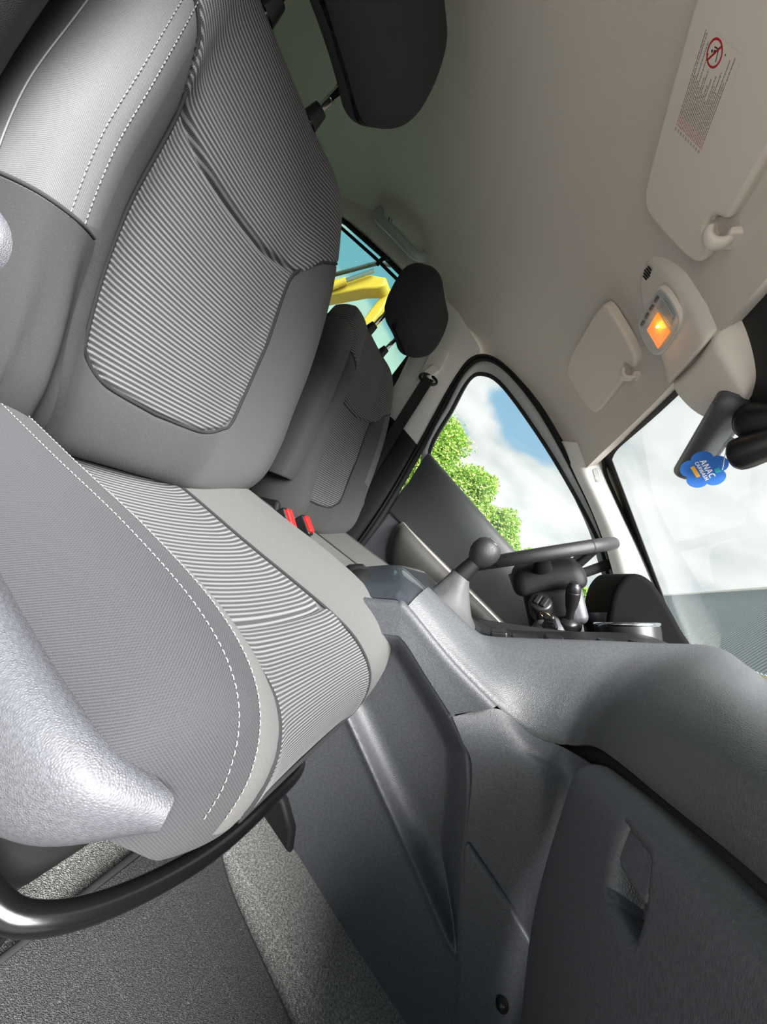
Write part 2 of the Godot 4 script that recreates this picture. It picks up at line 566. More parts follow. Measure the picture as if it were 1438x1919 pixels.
func shell() -> void:
	# headliner
	var nu := 61
	var nv := 90
	var p := PackedVector3Array()
	for j in nv:
		for i in nu:
			var x := lerpf(-0.71, 0.71, float(i) / (nu - 1))
			var f := float(j) / (nv - 1)
			var z := lerpf(-0.462 + 0.03 * pow(absf(x) / 0.7, 2.0), 1.9, pow(f, 1.5))
			p.append(Vector3(x, roof_y(z, x), z))
	var c := structure("ceiling", "beige fabric roof lining of the van cab", Vector3(0, 1.2, 0))
	part(c, "roof_lining", Geo.new().shell(p, nu, nv, 0.03), M.headliner)
	part(c, "roof_skin", Geo.new().box(Vector3(1.56, 0.02, 1.5), Transform3D(Basis(), Vector3(0, 1.58, 1.25))), M.frame_paint)
	# floor pan: footwell, tunnel carpet
	var rows := []
	var zf := [-1.02, -0.92, -0.80, -0.68, -0.56, -0.46, -0.36, -0.26, -0.1, 0.3]
	var yf := [0.16, 0.02, -0.055, -0.05, -0.035, -0.02, -0.012, -0.008, -0.005, -0.005]
	for k in zf.size():
		var r := []
		for x in [0.15, 0.185, 0.205, 0.24, 0.275, 0.31, 0.36, 0.5, 0.62, 0.72]:
			var lift := 0.022 * (1.0 - smoothstep(0.22, 0.345, x))
			r.append(Vector3(x, yf[k] + lift, zf[k]))
		rows.append(r)
	var fl := structure("floor", "grey felted carpet of the passenger footwell", Vector3(0.4, -0.02, -0.4))
	part(fl, "carpet", Geo.new().shell(surf(rows, 80, 120), 80, 120, 0.02, true), M.carpet)
	part(fl, "rear_floor", Geo.new().box(Vector3(1.46, 0.02, 1.7), Transform3D(Basis(), Vector3(0, -0.03, 1.1))), M.carpet)
	part(fl, "driver_carpet", Geo.new().box(Vector3(0.9, 0.02, 1.3), Transform3D(Basis(), Vector3(-0.30, -0.085, -0.36))), M.carpet)
	# low wall ahead of the feet and the body behind the seats
	var w := structure("wall_front", "dark bulkhead behind the dashboard", Vector3(0, 0.3, -1.1))
	part(w, "bulkhead", Geo.new().box(Vector3(1.5, 0.72, 0.04), Transform3D(Basis(), Vector3(0, 0.22, -1.1))), M.gap)
	w = structure("wall_back", "closed rear of the load space", Vector3(0, 0.7, 1.92))
	part(w, "rear_panel", Geo.new().box(Vector3(1.5, 1.6, 0.03), Transform3D(Basis(), Vector3(0, 0.75, 1.92))), M.pillar_plastic)
	w = structure("wall_right", "passenger side of the van behind its door opening", Vector3(0.73, 0.6, 1.0))
	part(w, "side_panel", Geo.new().box(Vector3(0.03, 1.6, 1.66), Transform3D(Basis(), Vector3(0.74, 0.76, 1.09))), M.pillar_plastic)
	var t3 := structure("trim_3", "frame and sill of the open passenger door", Vector3(0.73, 0.5, -0.35))
	part(t3, "door_sill", Geo.new().rbox(Vector3(0.10, 0.10, 1.3), 0.02, Transform3D(Basis(), Vector3(0.74, -0.01, -0.35))), M.black_plastic)
	part(t3, "upper_door_frame", Geo.new().tube(curve([Vector3(0.725, 1.13, 0.25), Vector3(0.725, 1.12, 0.0), Vector3(0.725, 1.05, -0.28), Vector3(0.72, 0.93, -0.52), Vector3(0.72, 0.78, -0.72), Vector3(0.72, 0.60, -0.95)], 30), 0.03, 10), M.frame_paint)
	# passenger-side middle pillar cover; its front edge stands at the left edge of the view
	var pb := PackedVector3Array()
	var prow := []
	for y in [0.562, 0.575, 0.62, 0.75, 0.95, 1.15]:
		var s := 0.0 if y > 0.57 else 0.012
		prow.append([Vector3(0.70, y, 0.30), Vector3(0.65, y, 0.22), Vector3(0.633 + s, y, 0.15), Vector3(0.637 + s, y, 0.118), Vector3(0.66, y, 0.104), Vector3(0.73, y, 0.108)])
	pb = surf(prow, 24, 20)
	part(w, "pillar_cover", Geo.new().shell(pb, 24, 20, 0.02, true), M.black_plastic, "dark grained lower cover of the passenger-side pillar")
	part(w, "lower_pillar_cover", Geo.new().rbox(Vector3(0.05, 0.56, 0.22), 0.015, Transform3D(Basis(), Vector3(0.70, 0.27, 0.16))), M.black_plastic)

func windscreen() -> void:
	var rows := []
	for f in [0.0, 0.25, 0.5, 0.75, 1.0]:
		var r := []
		for x in [-0.80, -0.55, -0.27, 0.0, 0.27, 0.55, 0.80]:
			var bow := 0.05 * (1.0 - pow(absf(x) / 0.80, 2.0))
			r.append(Vector3(x * lerpf(0.93, 1.02, f), lerpf(1.085, 0.62, f) - 0.012 * bow, lerpf(-0.428, -1.055, f) - bow * (0.6 + f)))
		rows.append(r)
	var s := structure("window_1", "wide raked windscreen with a black edge", Vector3(0, 0.85, -0.75))
	var pane := surf(rows, 40, 30)
	part(s, "pane", Geo.new().grid(pane, 40, 30), M.clear_glass)
	# black printed edge just inside the pane: top band, wide in the middle for the mirror foot, and down the driver's side
	var off := Vector3(0, -0.004, 0.006)
	var g := Geo.new()
	var rr := []
	for f in [0.035, 0.075]:
		rr.append(f)
	var top := PackedVector3Array()
	var n := 60
	for e in 3:
		for i in n:
			var u := lerpf(0.07, 0.93, float(i) / (n - 1))
			var xm := lerpf(-0.75, 0.75, u)
			var foot := 0.16 * exp(-pow((xm - 0.09) / 0.085, 4.0))
			var corner := 0.10 * pow(absf(u - 0.5) / 0.43, 14.0)
			var f := lerpf(-0.01, 0.052 + foot + corner, e / 2.0)
			top.append(pane_at(rows, u, f) + off)
	g.shell(top, n, 3, 0.002, true)
	for side in [0.0, 1.0]:
		var st := PackedVector3Array()
		for k in 24:
			var f := lerpf(0.0, 1.0, k / 23.0)
			for e in 3:
				var u := lerpf(0.05, 0.112, e / 2.0)
				st.append(pane_at(rows, u if side == 0.0 else 1.0 - u, f) + off)
		g.shell(st, 3, 24, 0.002, side == 0.0)
	part(s, "black_edge", g, M.frit)

func pane_at(rows: Array, u: float, f: float) -> Vector3:
	var col := []
	for r in rows: col.append(at(r, u))
	return at(col, f)

# windows and frame of the driver's side, (z, y) outlines
const GLASS := [Vector2(0.062, 0.72), Vector2(0.105, 0.94), Vector2(0.116, 1.05), Vector2(0.09, 1.10), Vector2(0.0, 1.108), Vector2(-0.205, 1.035), Vector2(-0.407, 0.945), Vector2(-0.616, 0.835), Vector2(-0.72, 0.752), Vector2(-0.86, 0.62), Vector2(-0.80, 0.56), Vector2(-0.42, 0.615), Vector2(-0.18, 0.67)]
const SASH := [Vector2(0.08, 0.70), Vector2(0.128, 0.94), Vector2(0.142, 1.07), Vector2(0.112, 1.142), Vector2(0.02, 1.158), Vector2(-0.18, 1.092), Vector2(-0.38, 0.994), Vector2(-0.585, 0.875), Vector2(-0.70, 0.785), Vector2(-0.93, 0.60), Vector2(-0.84, 0.52), Vector2(-0.42, 0.58), Vector2(-0.17, 0.635)]
func lean(y: float) -> float:
	return -0.745 + maxf(0.0, y - 0.68) * 0.16

func driver_side() -> void:
	var g := Geo.new()
	# glazing
	var s := structure("window_2", "driver's door window, rounded top and raked front", Vector3(-0.73, 0.85, -0.3))
	var outline := []
	for q in curve(GLASS, 60, true): outline.append(q)
	var idx := Geometry2D.triangulate_polygon(PackedVector2Array(outline))
	var gg := Geo.new()
	for k in range(0, idx.size(), 3):
		var a: Vector2 = outline[idx[k]]; var b: Vector2 = outline[idx[k + 1]]; var c: Vector2 = outline[idx[k + 2]]
		gg.tri(Vector3(lean(a.y) - 0.01, a.y, a.x), Vector3(lean(b.y) - 0.01, b.y, b.x), Vector3(lean(c.y) - 0.01, c.y, c.x))
	part(s, "pane", gg, M.clear_glass)
	# division bar of the small front light
	part(s, "division_bar", Geo.new().tube([Vector3(-0.722, 0.60, -0.575), Vector3(-0.718, 0.72, -0.655), Vector3(-0.71, 0.80, -0.70)], 0.017, 8, true, Vector2(0.6, 1.0), Vector3.RIGHT), M.rubber)
	# driver's door
	var d := thing("driver_door", "closed driver's door with dark panel, long pocket and bright strip", "car door", Vector3(-0.74, 0.0, -0.35))
	var ring := PackedVector3Array()
	var a1 := curve(GLASS, 72, true)
	var a2 := curve(SASH, 72, true)
	var prof := [[0.0, 0.0], [0.12, 0.012], [0.5, 0.02], [0.88, 0.014], [1.0, 0.0]]
	for pr in prof:
		for k in 73:
			var q: Vector2 = a1[k % 72].lerp(a2[k % 72], pr[0])
			ring.append(Vector3(lean(q.y) + pr[1], q.y, q.x))
	part(d, "window_frame", Geo.new().shell(ring, 73, 5, 0.035), M.frame_paint)
	# rubber channel round the glass
	var ch := []
	for q in a1: ch.append(Vector3(lean(q.y) + 0.0, q.y, q.x))
	ch.append(ch[0])
	part(d, "glass_channel", Geo.new().tube(ch, 0.009, 8, false), M.rubber)
	# upper panel: from belt line down to the pocket
	var up := surf([
		[Vector3(-0.742, 0.722, 0.075), Vector3(-0.742, 0.70, -0.02), Vector3(-0.742, 0.655, -0.22), Vector3(-0.742, 0.61, -0.42), Vector3(-0.742, 0.56, -0.72), Vector3(-0.742, 0.54, -0.95)],
		[Vector3(-0.722, 0.715, 0.068), Vector3(-0.715, 0.694, -0.02), Vector3(-0.715, 0.648, -0.22), Vector3(-0.715, 0.605, -0.42), Vector3(-0.715, 0.553, -0.72), Vector3(-0.715, 0.535, -0.95)],
		[Vector3(-0.718, 0.66, 0.06), Vector3(-0.708, 0.645, -0.03), Vector3(-0.706, 0.595, -0.22), Vector3(-0.706, 0.555, -0.42), Vector3(-0.706, 0.51, -0.72), Vector3(-0.706, 0.49, -0.95)],
		[Vector3(-0.722, 0.58, 0.052), Vector3(-0.714, 0.565, -0.03), Vector3(-0.712, 0.53, -0.22), Vector3(-0.712, 0.50, -0.42), Vector3(-0.712, 0.46, -0.72), Vector3(-0.712, 0.44, -0.95)],
		[Vector3(-0.73, 0.46, 0.046), Vector3(-0.728, 0.45, -0.03), Vector3(-0.727, 0.43, -0.22), Vector3(-0.727, 0.41, -0.42), Vector3(-0.727, 0.38, -0.72), Vector3(-0.727, 0.36, -0.95)]], 40, 40)
	part(d, "upper_panel", Geo.new().shell(up, 40, 40, 0.02), M.door_plastic)
	part(d, "lower_panel", Geo.new().rbox(Vector3(0.03, 0.42, 1.02), 0.01, Transform3D(Basis(), Vector3(-0.735, 0.235, -0.46))), M.dark_plastic)
	part(d, "outer_skin", Geo.new().rbox(Vector3(0.02, 0.62, 1.06), 0.008, Transform3D(Basis(), Vector3(-0.80, 0.28, -0.44))), M.frame_paint)
	# long bulging pocket with a bright strip along its top
	var pk := surf([
		[Vector3(-0.722, 0.445, -0.025), Vector3(-0.72, 0.437, -0.10), Vector3(-0.72, 0.415, -0.32), Vector3(-0.72, 0.385, -0.60), Vector3(-0.72, 0.36, -0.85)],
		[Vector3(-0.70, 0.438, -0.03), Vector3(-0.66, 0.43, -0.10), Vector3(-0.655, 0.405, -0.32), Vector3(-0.655, 0.375, -0.60), Vector3(-0.67, 0.35, -0.85)],
		[Vector3(-0.695, 0.41, -0.035), Vector3(-0.645, 0.40, -0.10), Vector3(-0.635, 0.37, -0.32), Vector3(-0.635, 0.34, -0.60), Vector3(-0.655, 0.32, -0.85)],
		[Vector3(-0.70, 0.34, -0.06), Vector3(-0.665, 0.325, -0.13), Vector3(-0.655, 0.29, -0.33), Vector3(-0.655, 0.27, -0.60), Vector3(-0.67, 0.26, -0.85)],
		[Vector3(-0.722, 0.27, -0.11), Vector3(-0.715, 0.25, -0.17), Vector3(-0.71, 0.22, -0.34), Vector3(-0.71, 0.20, -0.60), Vector3(-0.715, 0.20, -0.85)]], 40, 24)
	part(d, "pocket", Geo.new().shell(pk, 40, 24, 0.012), M.pocket_plastic)
	var strip := curve([Vector3(-0.712, 0.449, -0.03), Vector3(-0.672, 0.44, -0.11), Vector3(-0.660, 0.417, -0.32), Vector3(-0.660, 0.387, -0.60), Vector3(-0.672, 0.363, -0.84)], 30)
	part(d, "bright_strip", Geo.new().tube(strip, 0.012, 10, true, Vector2(0.6, 1.0)), M.silver_trim)
	part(d, "speaker_ring", Geo.new().lathe([Vector2(0.0, 0.012), Vector2(0.075, 0.010), Vector2(0.092, 0.0), Vector2(0.095, -0.012)], Transform3D(Basis(Vector3.BACK, PI * -0.5), Vector3(-0.715, 0.15, -0.62))), M.smooth_black)
	# door seal on the body
	var t := structure("trim_1", "black rubber seal round the driver's door opening", Vector3(-0.7, 0.6, 0.0))
	var seal := curve([Vector3(-0.728, 0.05, 0.05), Vector3(-0.722, 0.185, 0.052), Vector3(-0.716, 0.45, 0.066), Vector3(-0.71, 0.75, 0.108), Vector3(-0.69, 1.03, 0.148), Vector3(-0.668, 1.135, 0.128), Vector3(-0.662, 1.158, 0.03), Vector3(-0.668, 1.105, -0.16), Vector3(-0.682, 1.0, -0.375), Vector3(-0.695, 0.89, -0.565), Vector3(-0.705, 0.79, -0.70), Vector3(-0.712, 0.66, -0.86)], 90)
	part(t, "seal", Geo.new().tube(seal, 0.0125, 10), M.rubber)
	var lip := []
	for q in seal: lip.append(q + Vector3(0.014, 0.004, 0.012))
	part(t, "seal_lip", Geo.new().tube(lip, 0.006, 8), M.black_plastic)
	# middle pillar: light upper cover, dark lower cover
	var w := structure("wall_left", "driver's side pillars and rear side of the van", Vector3(-0.72, 0.7, 0.6))
	var bp := surf([
		[Vector3(-0.66, 1.30, 0.44), Vector3(-0.652, 1.275, 0.36), Vector3(-0.648, 1.215, 0.235), Vector3(-0.65, 1.17, 0.145), Vector3(-0.672, 1.135, 0.135)],
		[Vector3(-0.685, 1.15, 0.43), Vector3(-0.668, 1.13, 0.36), Vector3(-0.66, 1.10, 0.25), Vector3(-0.668, 1.075, 0.175), Vector3(-0.69, 1.05, 0.155)],
		[Vector3(-0.695, 0.95, 0.38), Vector3(-0.68, 0.94, 0.33), Vector3(-0.672, 0.925, 0.24), Vector3(-0.68, 0.91, 0.17), Vector3(-0.705, 0.895, 0.135)],
		[Vector3(-0.70, 0.75, 0.36), Vector3(-0.688, 0.75, 0.31), Vector3(-0.68, 0.74, 0.22), Vector3(-0.69, 0.735, 0.14), Vector3(-0.715, 0.73, 0.112)]], 30, 40)
	part(w, "upper_pillar_cover", Geo.new().shell(bp, 30, 40, 0.015, true), M.pillar_plastic)
	var lp := surf([
		[Vector3(-0.70, 0.76, 0.36), Vector3(-0.686, 0.765, 0.31), Vector3(-0.676, 0.755, 0.22), Vector3(-0.686, 0.738, 0.14), Vector3(-0.713, 0.73, 0.11)],
		[Vector3(-0.70, 0.50, 0.34), Vector3(-0.685, 0.50, 0.29), Vector3(-0.676, 0.50, 0.20), Vector3(-0.69, 0.50, 0.11), Vector3(-0.717, 0.50, 0.08)],
		[Vector3(-0.70, 0.25, 0.34), Vector3(-0.685, 0.25, 0.27), Vector3(-0.676, 0.25, 0.18), Vector3(-0.69, 0.25, 0.095), Vector3(-0.72, 0.25, 0.068)],
		[Vector3(-0.70, 0.0, 0.34), Vector3(-0.68, 0.0, 0.27), Vector3(-0.66, 0.0, 0.18), Vector3(-0.68, 0.0, 0.09), Vector3(-0.72, 0.0, 0.062)]], 30, 40)
	part(w, "lower_pillar_cover", Geo.new().shell(lp, 30, 40, 0.015, true), M.black_plastic)
	# rear side with its window opening, z 0.42..1.45
	for b in [[0.36, 1.9, -0.03, 0.72], [1.45, 1.9, 0.72, 1.45]]:
		part(w, "rear_side_panel", Geo.new().box(Vector3(0.03, b[3] - b[2], b[1] - b[0]), Transform3D(Basis(), Vector3(-0.735, (b[2] + b[3]) * 0.5, (b[0] + b[1]) * 0.5))), M.pillar_plastic)
	# roof side above the rear window: follows the window's rising top edge
	var rs := surf([
		[Vector3(-0.70, 1.245, 0.40), Vector3(-0.70, 1.292, 0.58), Vector3(-0.70, 1.345, 0.80), Vector3(-0.70, 1.40, 1.10), Vector3(-0.70, 1.41, 1.45)],
		[Vector3(-0.66, 1.262, 0.40), Vector3(-0.66, 1.305, 0.58), Vector3(-0.66, 1.358, 0.80), Vector3(-0.66, 1.41, 1.10), Vector3(-0.66, 1.42, 1.45)],
		[Vector3(-0.60, 1.34, 0.40), Vector3(-0.60, 1.385, 0.58), Vector3(-0.60, 1.44, 0.80), Vector3(-0.60, 1.47, 1.10), Vector3(-0.60, 1.48, 1.45)]], 30, 12)
	part(w, "rear_roof_side", Geo.new().shell(rs, 30, 12, 0.02, true), M.headliner)
	var ap := surf([
		[Vector3(-0.668, 1.034, -0.310), Vector3(-0.640, 1.041, -0.341), Vector3(-0.634, 1.069, -0.400), Vector3(-0.652, 1.075, -0.435), Vector3(-0.658, 1.073, -0.446)],
		[Vector3(-0.668, 0.964, -0.420), Vector3(-0.640, 0.978, -0.445), Vector3(-0.634, 1.010, -0.476), Vector3(-0.652, 1.011, -0.494), Vector3(-0.658, 1.010, -0.505)],
		[Vector3(-0.668, 0.894, -0.533), Vector3(-0.640, 0.911, -0.553), Vector3(-0.634, 0.937, -0.586), Vector3(-0.652, 0.934, -0.610), Vector3(-0.658, 0.932, -0.622)],
		[Vector3(-0.668, 0.813, -0.645), Vector3(-0.640, 0.832, -0.669), Vector3(-0.634, 0.848, -0.720), Vector3(-0.652, 0.840, -0.759), Vector3(-0.658, 0.837, -0.771)],
		[Vector3(-0.668, 0.695, -0.780), Vector3(-0.640, 0.714, -0.808), Vector3(-0.634, 0.728, -0.877), Vector3(-0.652, 0.719, -0.929), Vector3(-0.658, 0.715, -0.943)],
		[Vector3(-0.668, 0.578, -0.913), Vector3(-0.640, 0.597, -0.940), Vector3(-0.634, 0.609, -1.011), Vector3(-0.652, 0.601, -1.068), Vector3(-0.658, 0.597, -1.082)]], 20, 60)
	var t2 := structure("trim_2", "light grey cover of the windscreen pillar on the driver's side", Vector3(-0.65, 0.9, -0.5))
	part(t2, "pillar_cover", Geo.new().shell(ap, 20, 60, 0.02, true), M.pillar_plastic)
	part(t2, "edge_seal", Geo.new().tube(curve([Vector3(-0.658, 1.073, -0.446), Vector3(-0.658, 1.010, -0.505), Vector3(-0.658, 0.932, -0.622), Vector3(-0.658, 0.837, -0.771), Vector3(-0.658, 0.715, -0.943), Vector3(-0.658, 0.597, -1.082)], 40), 0.008, 8), M.rubber)
	# air-bag badge: small oblong frame with its word
	var bx := Vector3(0.02, -0.62, -0.78).normalized()
	var nrm := Vector3(0.80, 0.18, 0.57)
	nrm = (nrm - bx * nrm.dot(bx)).normalized()
	var by := nrm.cross(bx)
	var bo := Vector3(-0.634, 0.993, -0.480) + nrm * 0.005
	var loop := []
	for q in rrect(0.046, 0.016, 0.0075, 6): loop.append(bo + bx * q.x + by * q.y)
	loop.append(loop[0])
	part(t2, "badge_rim", Geo.new().tube(loop, 0.0011, 6, false), M.frame_paint)
	var wd := word("AIRBAG", 0.0085, M.frame_paint)
	wd.name = "badge_word"
	wd.transform = Transform3D(Basis(bx, by, nrm), bo + nrm * 0.0005 - t2.position)
	t2.add_child(wd)
	# rear window
	var q3 := structure("window_3", "green tinted rear side window behind the driver's seat", Vector3(-0.72, 1.0, 0.9))
	part(q3, "pane", Geo.new().box(Vector3(0.004, 0.74, 1.1), Transform3D(Basis(), Vector3(-0.715, 1.08, 0.92))), M.tinted_glass)
	part(q3, "front_frame", Geo.new().rbox(Vector3(0.04, 0.62, 0.05), 0.01, Transform3D(Basis(), Vector3(-0.715, 1.0, 0.385))), M.rubber)
	part(q3, "lower_frame", Geo.new().rbox(Vector3(0.04, 0.04, 1.1), 0.01, Transform3D(Basis(), Vector3(-0.715, 0.725, 0.92))), M.rubber)
	part(q3, "upper_frame", Geo.new().tube([Vector3(-0.70, 1.235, 0.40), Vector3(-0.70, 1.285, 0.58), Vector3(-0.70, 1.338, 0.80), Vector3(-0.70, 1.395, 1.10), Vector3(-0.70, 1.40, 1.45)], 0.012, 8), M.rubber)

func word(text: String, size: float, m: Material, deep := 0.0006) -> MeshInstance3D:
	var tm := TextMesh.new()
	var f := SystemFont.new()
	f.font_names = PackedStringArray(["Droid Sans"])
	f.font_weight = 700
	tm.font = f
	tm.text = text
	tm.font_size = 32
	tm.pixel_size = size / 24.0
	tm.depth = deep
	var o := MeshInstance3D.new()
	o.mesh = tm
	o.material_override = m
	return o

# ---------------------------------------------------------------- seats
const RIB := 0.0068
const CX := [0.0, 0.055, 0.10, 0.125, 0.16, 0.192, 0.222, 0.248, 0.262, 0.263, 0.255]
const CH := [0.0, 0.002, 0.008, 0.024, 0.058, 0.071, 0.062, 0.034, 0.0, -0.045, -0.09]
const CPATH := [Vector3(0.15, 0.27, 1.0), Vector3(0.04, 0.278, 1.0), Vector3(-0.08, 0.285, 1.0), Vector3(-0.19, 0.294, 0.98), Vector3(-0.28, 0.302, 0.86), Vector3(-0.335, 0.301, 0.68), Vector3(-0.368, 0.284, 0.48), Vector3(-0.384, 0.252, 0.3), Vector3(-0.385, 0.215, 0.18), Vector3(-0.365, 0.185, 0.1)]
func along(l: Array, q: float) -> float:
	var y := clampf(q, 0.0, 1.0) * (l.size() - 1)
	var i := mini(int(y), l.size() - 2)
	var a: float = l[maxi(i - 1, 0)] if i > 0 else -l[1] + 2.0 * l[0]
	var d: float = l[mini(i + 2, l.size() - 1)]
	return cr(a, l[i], l[i + 1], d, y - i)

func even(l: Array, q: float) -> float:
	# like along(), but even about the middle of the seat (zero slope at the centre)
	var y := clampf(q, 0.0, 1.0) * (l.size() - 1)
	var i := mini(int(y), l.size() - 2)
	var a: float = l[i - 1] if i > 0 else l[1]
	var d: float = l[mini(i + 2, l.size() - 1)]
	return cr(a, l[i], l[i + 1], d, y - i)

func bump(x: float, wide: float) -> float:
	return exp(-x * x / (wide * wide))

func rib(s: float) -> float:
	# rounded ribs with a valley, 6.8 mm apart
	return sqrt(absf(sin(s * PI / RIB)))

func cushion_at(q: float, t: float, fine: bool) -> Vector3:
	var a := absf(q)
	# the front lip is cut higher at the sides than in the middle
	if t > 0.6: t = 0.6 + (t - 0.6) * lerpf(1.0, 0.40, smoothstep(0.30, 0.80, a))
	var pt: Vector3 = at(CPATH, t)
	var nx: Vector3 = at(CPATH, minf(t + 0.01, 1.0)) - at(CPATH, maxf(t - 0.01, 0.0))
	var nrm := Vector2(nx.y, -nx.x).normalized()      # (z, y) normal, up at the rear, forward at the lip
	if nrm.y < 0.0 and t < 0.7: nrm = -nrm
	var front := smoothstep(0.55, 1.0, t)
	var x := along(CX, a) * (1.0 - 0.10 * front * front)
	var h := even(CH, a)
	var z := pt.x
	var y := pt.y
	var lift := maxf(h, 0.0) * pt.z
	if a > 0.72: lift = h * (pt.z if h > 0.0 else 1.0)
	if h < 0.0:
		y += h * (1.0 - smoothstep(0.40, 0.74, t))
		z += 0.03 * front * (a - 0.72) / 0.28
	else:
		z += nrm.x * lift; y += nrm.y * lift
	z += 0.045 * smoothstep(0.25, 0.8, a) * smoothstep(0.45, 0.76, t)
	if fine:
		var ins := in_cushion_insert(x, t)
		var e := 0.0
		if ins > 0.0:
			e = 0.0021 * rib(t * 0.70) * smoothstep(0.0, 0.006, ins)
			e -= 0.007 * bump(t - 0.415, 0.009)
			e += 0.004 * bump(t - 0.45, 0.03)
		e -= 0.004 * bump(ins, 0.004)
		z += nrm.x * e; y += nrm.y * e
	return Vector3(signf(q) * x, y, z)

func in_cushion_insert(x: float, t: float) -> float:
	# distance inside the ribbed middle of the cushion
	var half := 0.118 + 0.02 * smoothstep(0.55, 0.85, t)
	return minf(half - x, (0.865 - t) * 0.7)

const BX := [0.0, 0.065, 0.115, 0.138, 0.162, 0.186, 0.207, 0.232, 0.249, 0.256, 0.25, 0.235]
const BD := [0.0, 0.004, 0.010, 0.021, 0.048, 0.070, 0.077, 0.066, 0.030, -0.02, -0.06, -0.10]
# up the backrest: (s, depth, half width / 0.256, bolster height)
const BPATH := [Vector4(0.02, -0.10, 0.60, 0.0), Vector4(0.002, -0.06, 0.68, 0.1), Vector4(0.0, -0.02, 0.76, 0.3), Vector4(0.02, 0.008, 0.84, 0.6), Vector4(0.07, 0.018, 0.92, 0.9), Vector4(0.14, 0.012, 0.985, 1.0), Vector4(0.22, 0.004, 1.02, 1.0), Vector4(0.31, 0.0, 1.03, 1.0), Vector4(0.40, 0.0, 0.99, 0.95), Vector4(0.49, 0.002, 0.94, 0.8), Vector4(0.57, 0.004, 0.88, 0.55), Vector4(0.64, 0.002, 0.80, 0.3), Vector4(0.684, -0.012, 0.72, 0.1), Vector4(0.70, -0.04, 0.66, 0.0), Vector4(0.694, -0.075, 0.60, 0.0), Vector4(0.67, -0.10, 0.56, 0.0)]
const RECLINE := 0.2967
const BACK_BASE := Vector3(0.0, 0.29, 0.082)
func back_frame(w: float, s: float, d: float) -> Vector3:
	return BACK_BASE + Vector3(w, s * cos(RECLINE) + d * sin(RECLINE), s * sin(RECLINE) - d * cos(RECLINE))

func back_at(q: float, t: float, fine: bool) -> Vector3:
	var a := absf(q)
	var pt: Vector4 = at(BPATH, t)
	var w := along(BX, a) * pt.z
	var h := even(BD, a)
	var d := pt.y + (h * pt.w if h > 0.0 else h * clampf((0.10 + pt.y) / 0.10, 0.0, 1.0))
	var s := pt.x
	if fine:
		var ins := in_back_insert(w, s)
		if ins > 0.0 and pt.y > -0.05:
			d += 0.0017 * rib(s) * smoothstep(0.0, 0.006, ins)
			d -= 0.010 * bump(s - mid_seam(w), 0.006)
			d += 0.004 * bump(s - mid_seam(w) - 0.035, 0.03)
		if pt.y > -0.05: d -= 0.004 * bump(ins, 0.004)
	return back_frame(signf(q) * w, s, d)

func mid_seam(w: float) -> float:
	return 0.432 + 0.02 * smoothstep(0.05, 0.15, w)

const BACK_INSERT := [Vector2(-0.2, 0.098), Vector2(0.0, 0.098), Vector2(0.085, 0.104), Vector2(0.122, 0.124), Vector2(0.136, 0.155), Vector2(0.146, 0.30), Vector2(0.138, 0.44), Vector2(0.165, 0.50), Vector2(0.30, 0.60), Vector2(0.30, 0.85), Vector2(-0.2, 0.85)]
func in_back_insert(w: float, s: float) -> float:
	return -sdist(Vector2(w, s), BACK_INSERT)

func back_on(w: float, s: float) -> Vector3:
	# the point of the backrest's front at width w and height s
	var lo := 0.20
	var hi := 0.86
	for k in 24:
		var t := (lo + hi) * 0.5
		var pt: Vector4 = at(BPATH, t)
		if pt.x < s: lo = t
		else: hi = t
	var pz: Vector4 = at(BPATH, lo)
	var a := 0.0
	var b := 0.75
	for k in 24:
		var q := (a + b) * 0.5
		if along(BX, q) * pz.z < absf(w): a = q
		else: b = q
	return back_at(a * signf(w), lo, false)

func cushion_on(x: float, t: float) -> Vector3:
	var a := 0.0
	var b := 0.7
	for k in 24:
		var q := (a + b) * 0.5
		if along(CX, q) < absf(x): a = q
		else: b = q
	return cushion_at(a * signf(x), t, false)

func masked(g: Geo, nu: int, nv: int, keep: PackedByteArray, want: int) -> Geo:
	var o := Geo.new()
	o.v = g.v; o.n = g.n; o.t = g.t
	for j in nv - 1:
		for i in nu - 1:
			if keep[j * nu + i] == want:
				var k := (j * (nu - 1) + i) * 6
				o.ix.append_array(g.ix.slice(k, k + 6))
	# drop unused points
	var map := {}
	var r := Geo.new()
	for k in o.ix:
		if not map.has(k):
			map[k] = r.v.size()
			r.v.append(o.v[k]); r.n.append(o.n[k]); r.t.append(o.t[k])
		r.ix.append(map[k])
	return r

func stitches(pts: Array, nrm: Array, length := 0.0036, gap := 0.0024, r := 0.0005) -> Geo:
	# short thread loops set along a line
	var g := Geo.new()
	var run := 0.0
	for k in pts.size() - 1:
		var seg: Vector3 = pts[k + 1] - pts[k]
		var l := seg.length()
		while run < l:
			var a: Vector3 = pts[k] + seg * (run / l)
			var b: Vector3 = a + seg.normalized() * length
			g.tube([a, (a + b) * 0.5 + nrm[k] * 0.0006, b], r, 5, false)
			run += length + gap
		run -= l
	return g

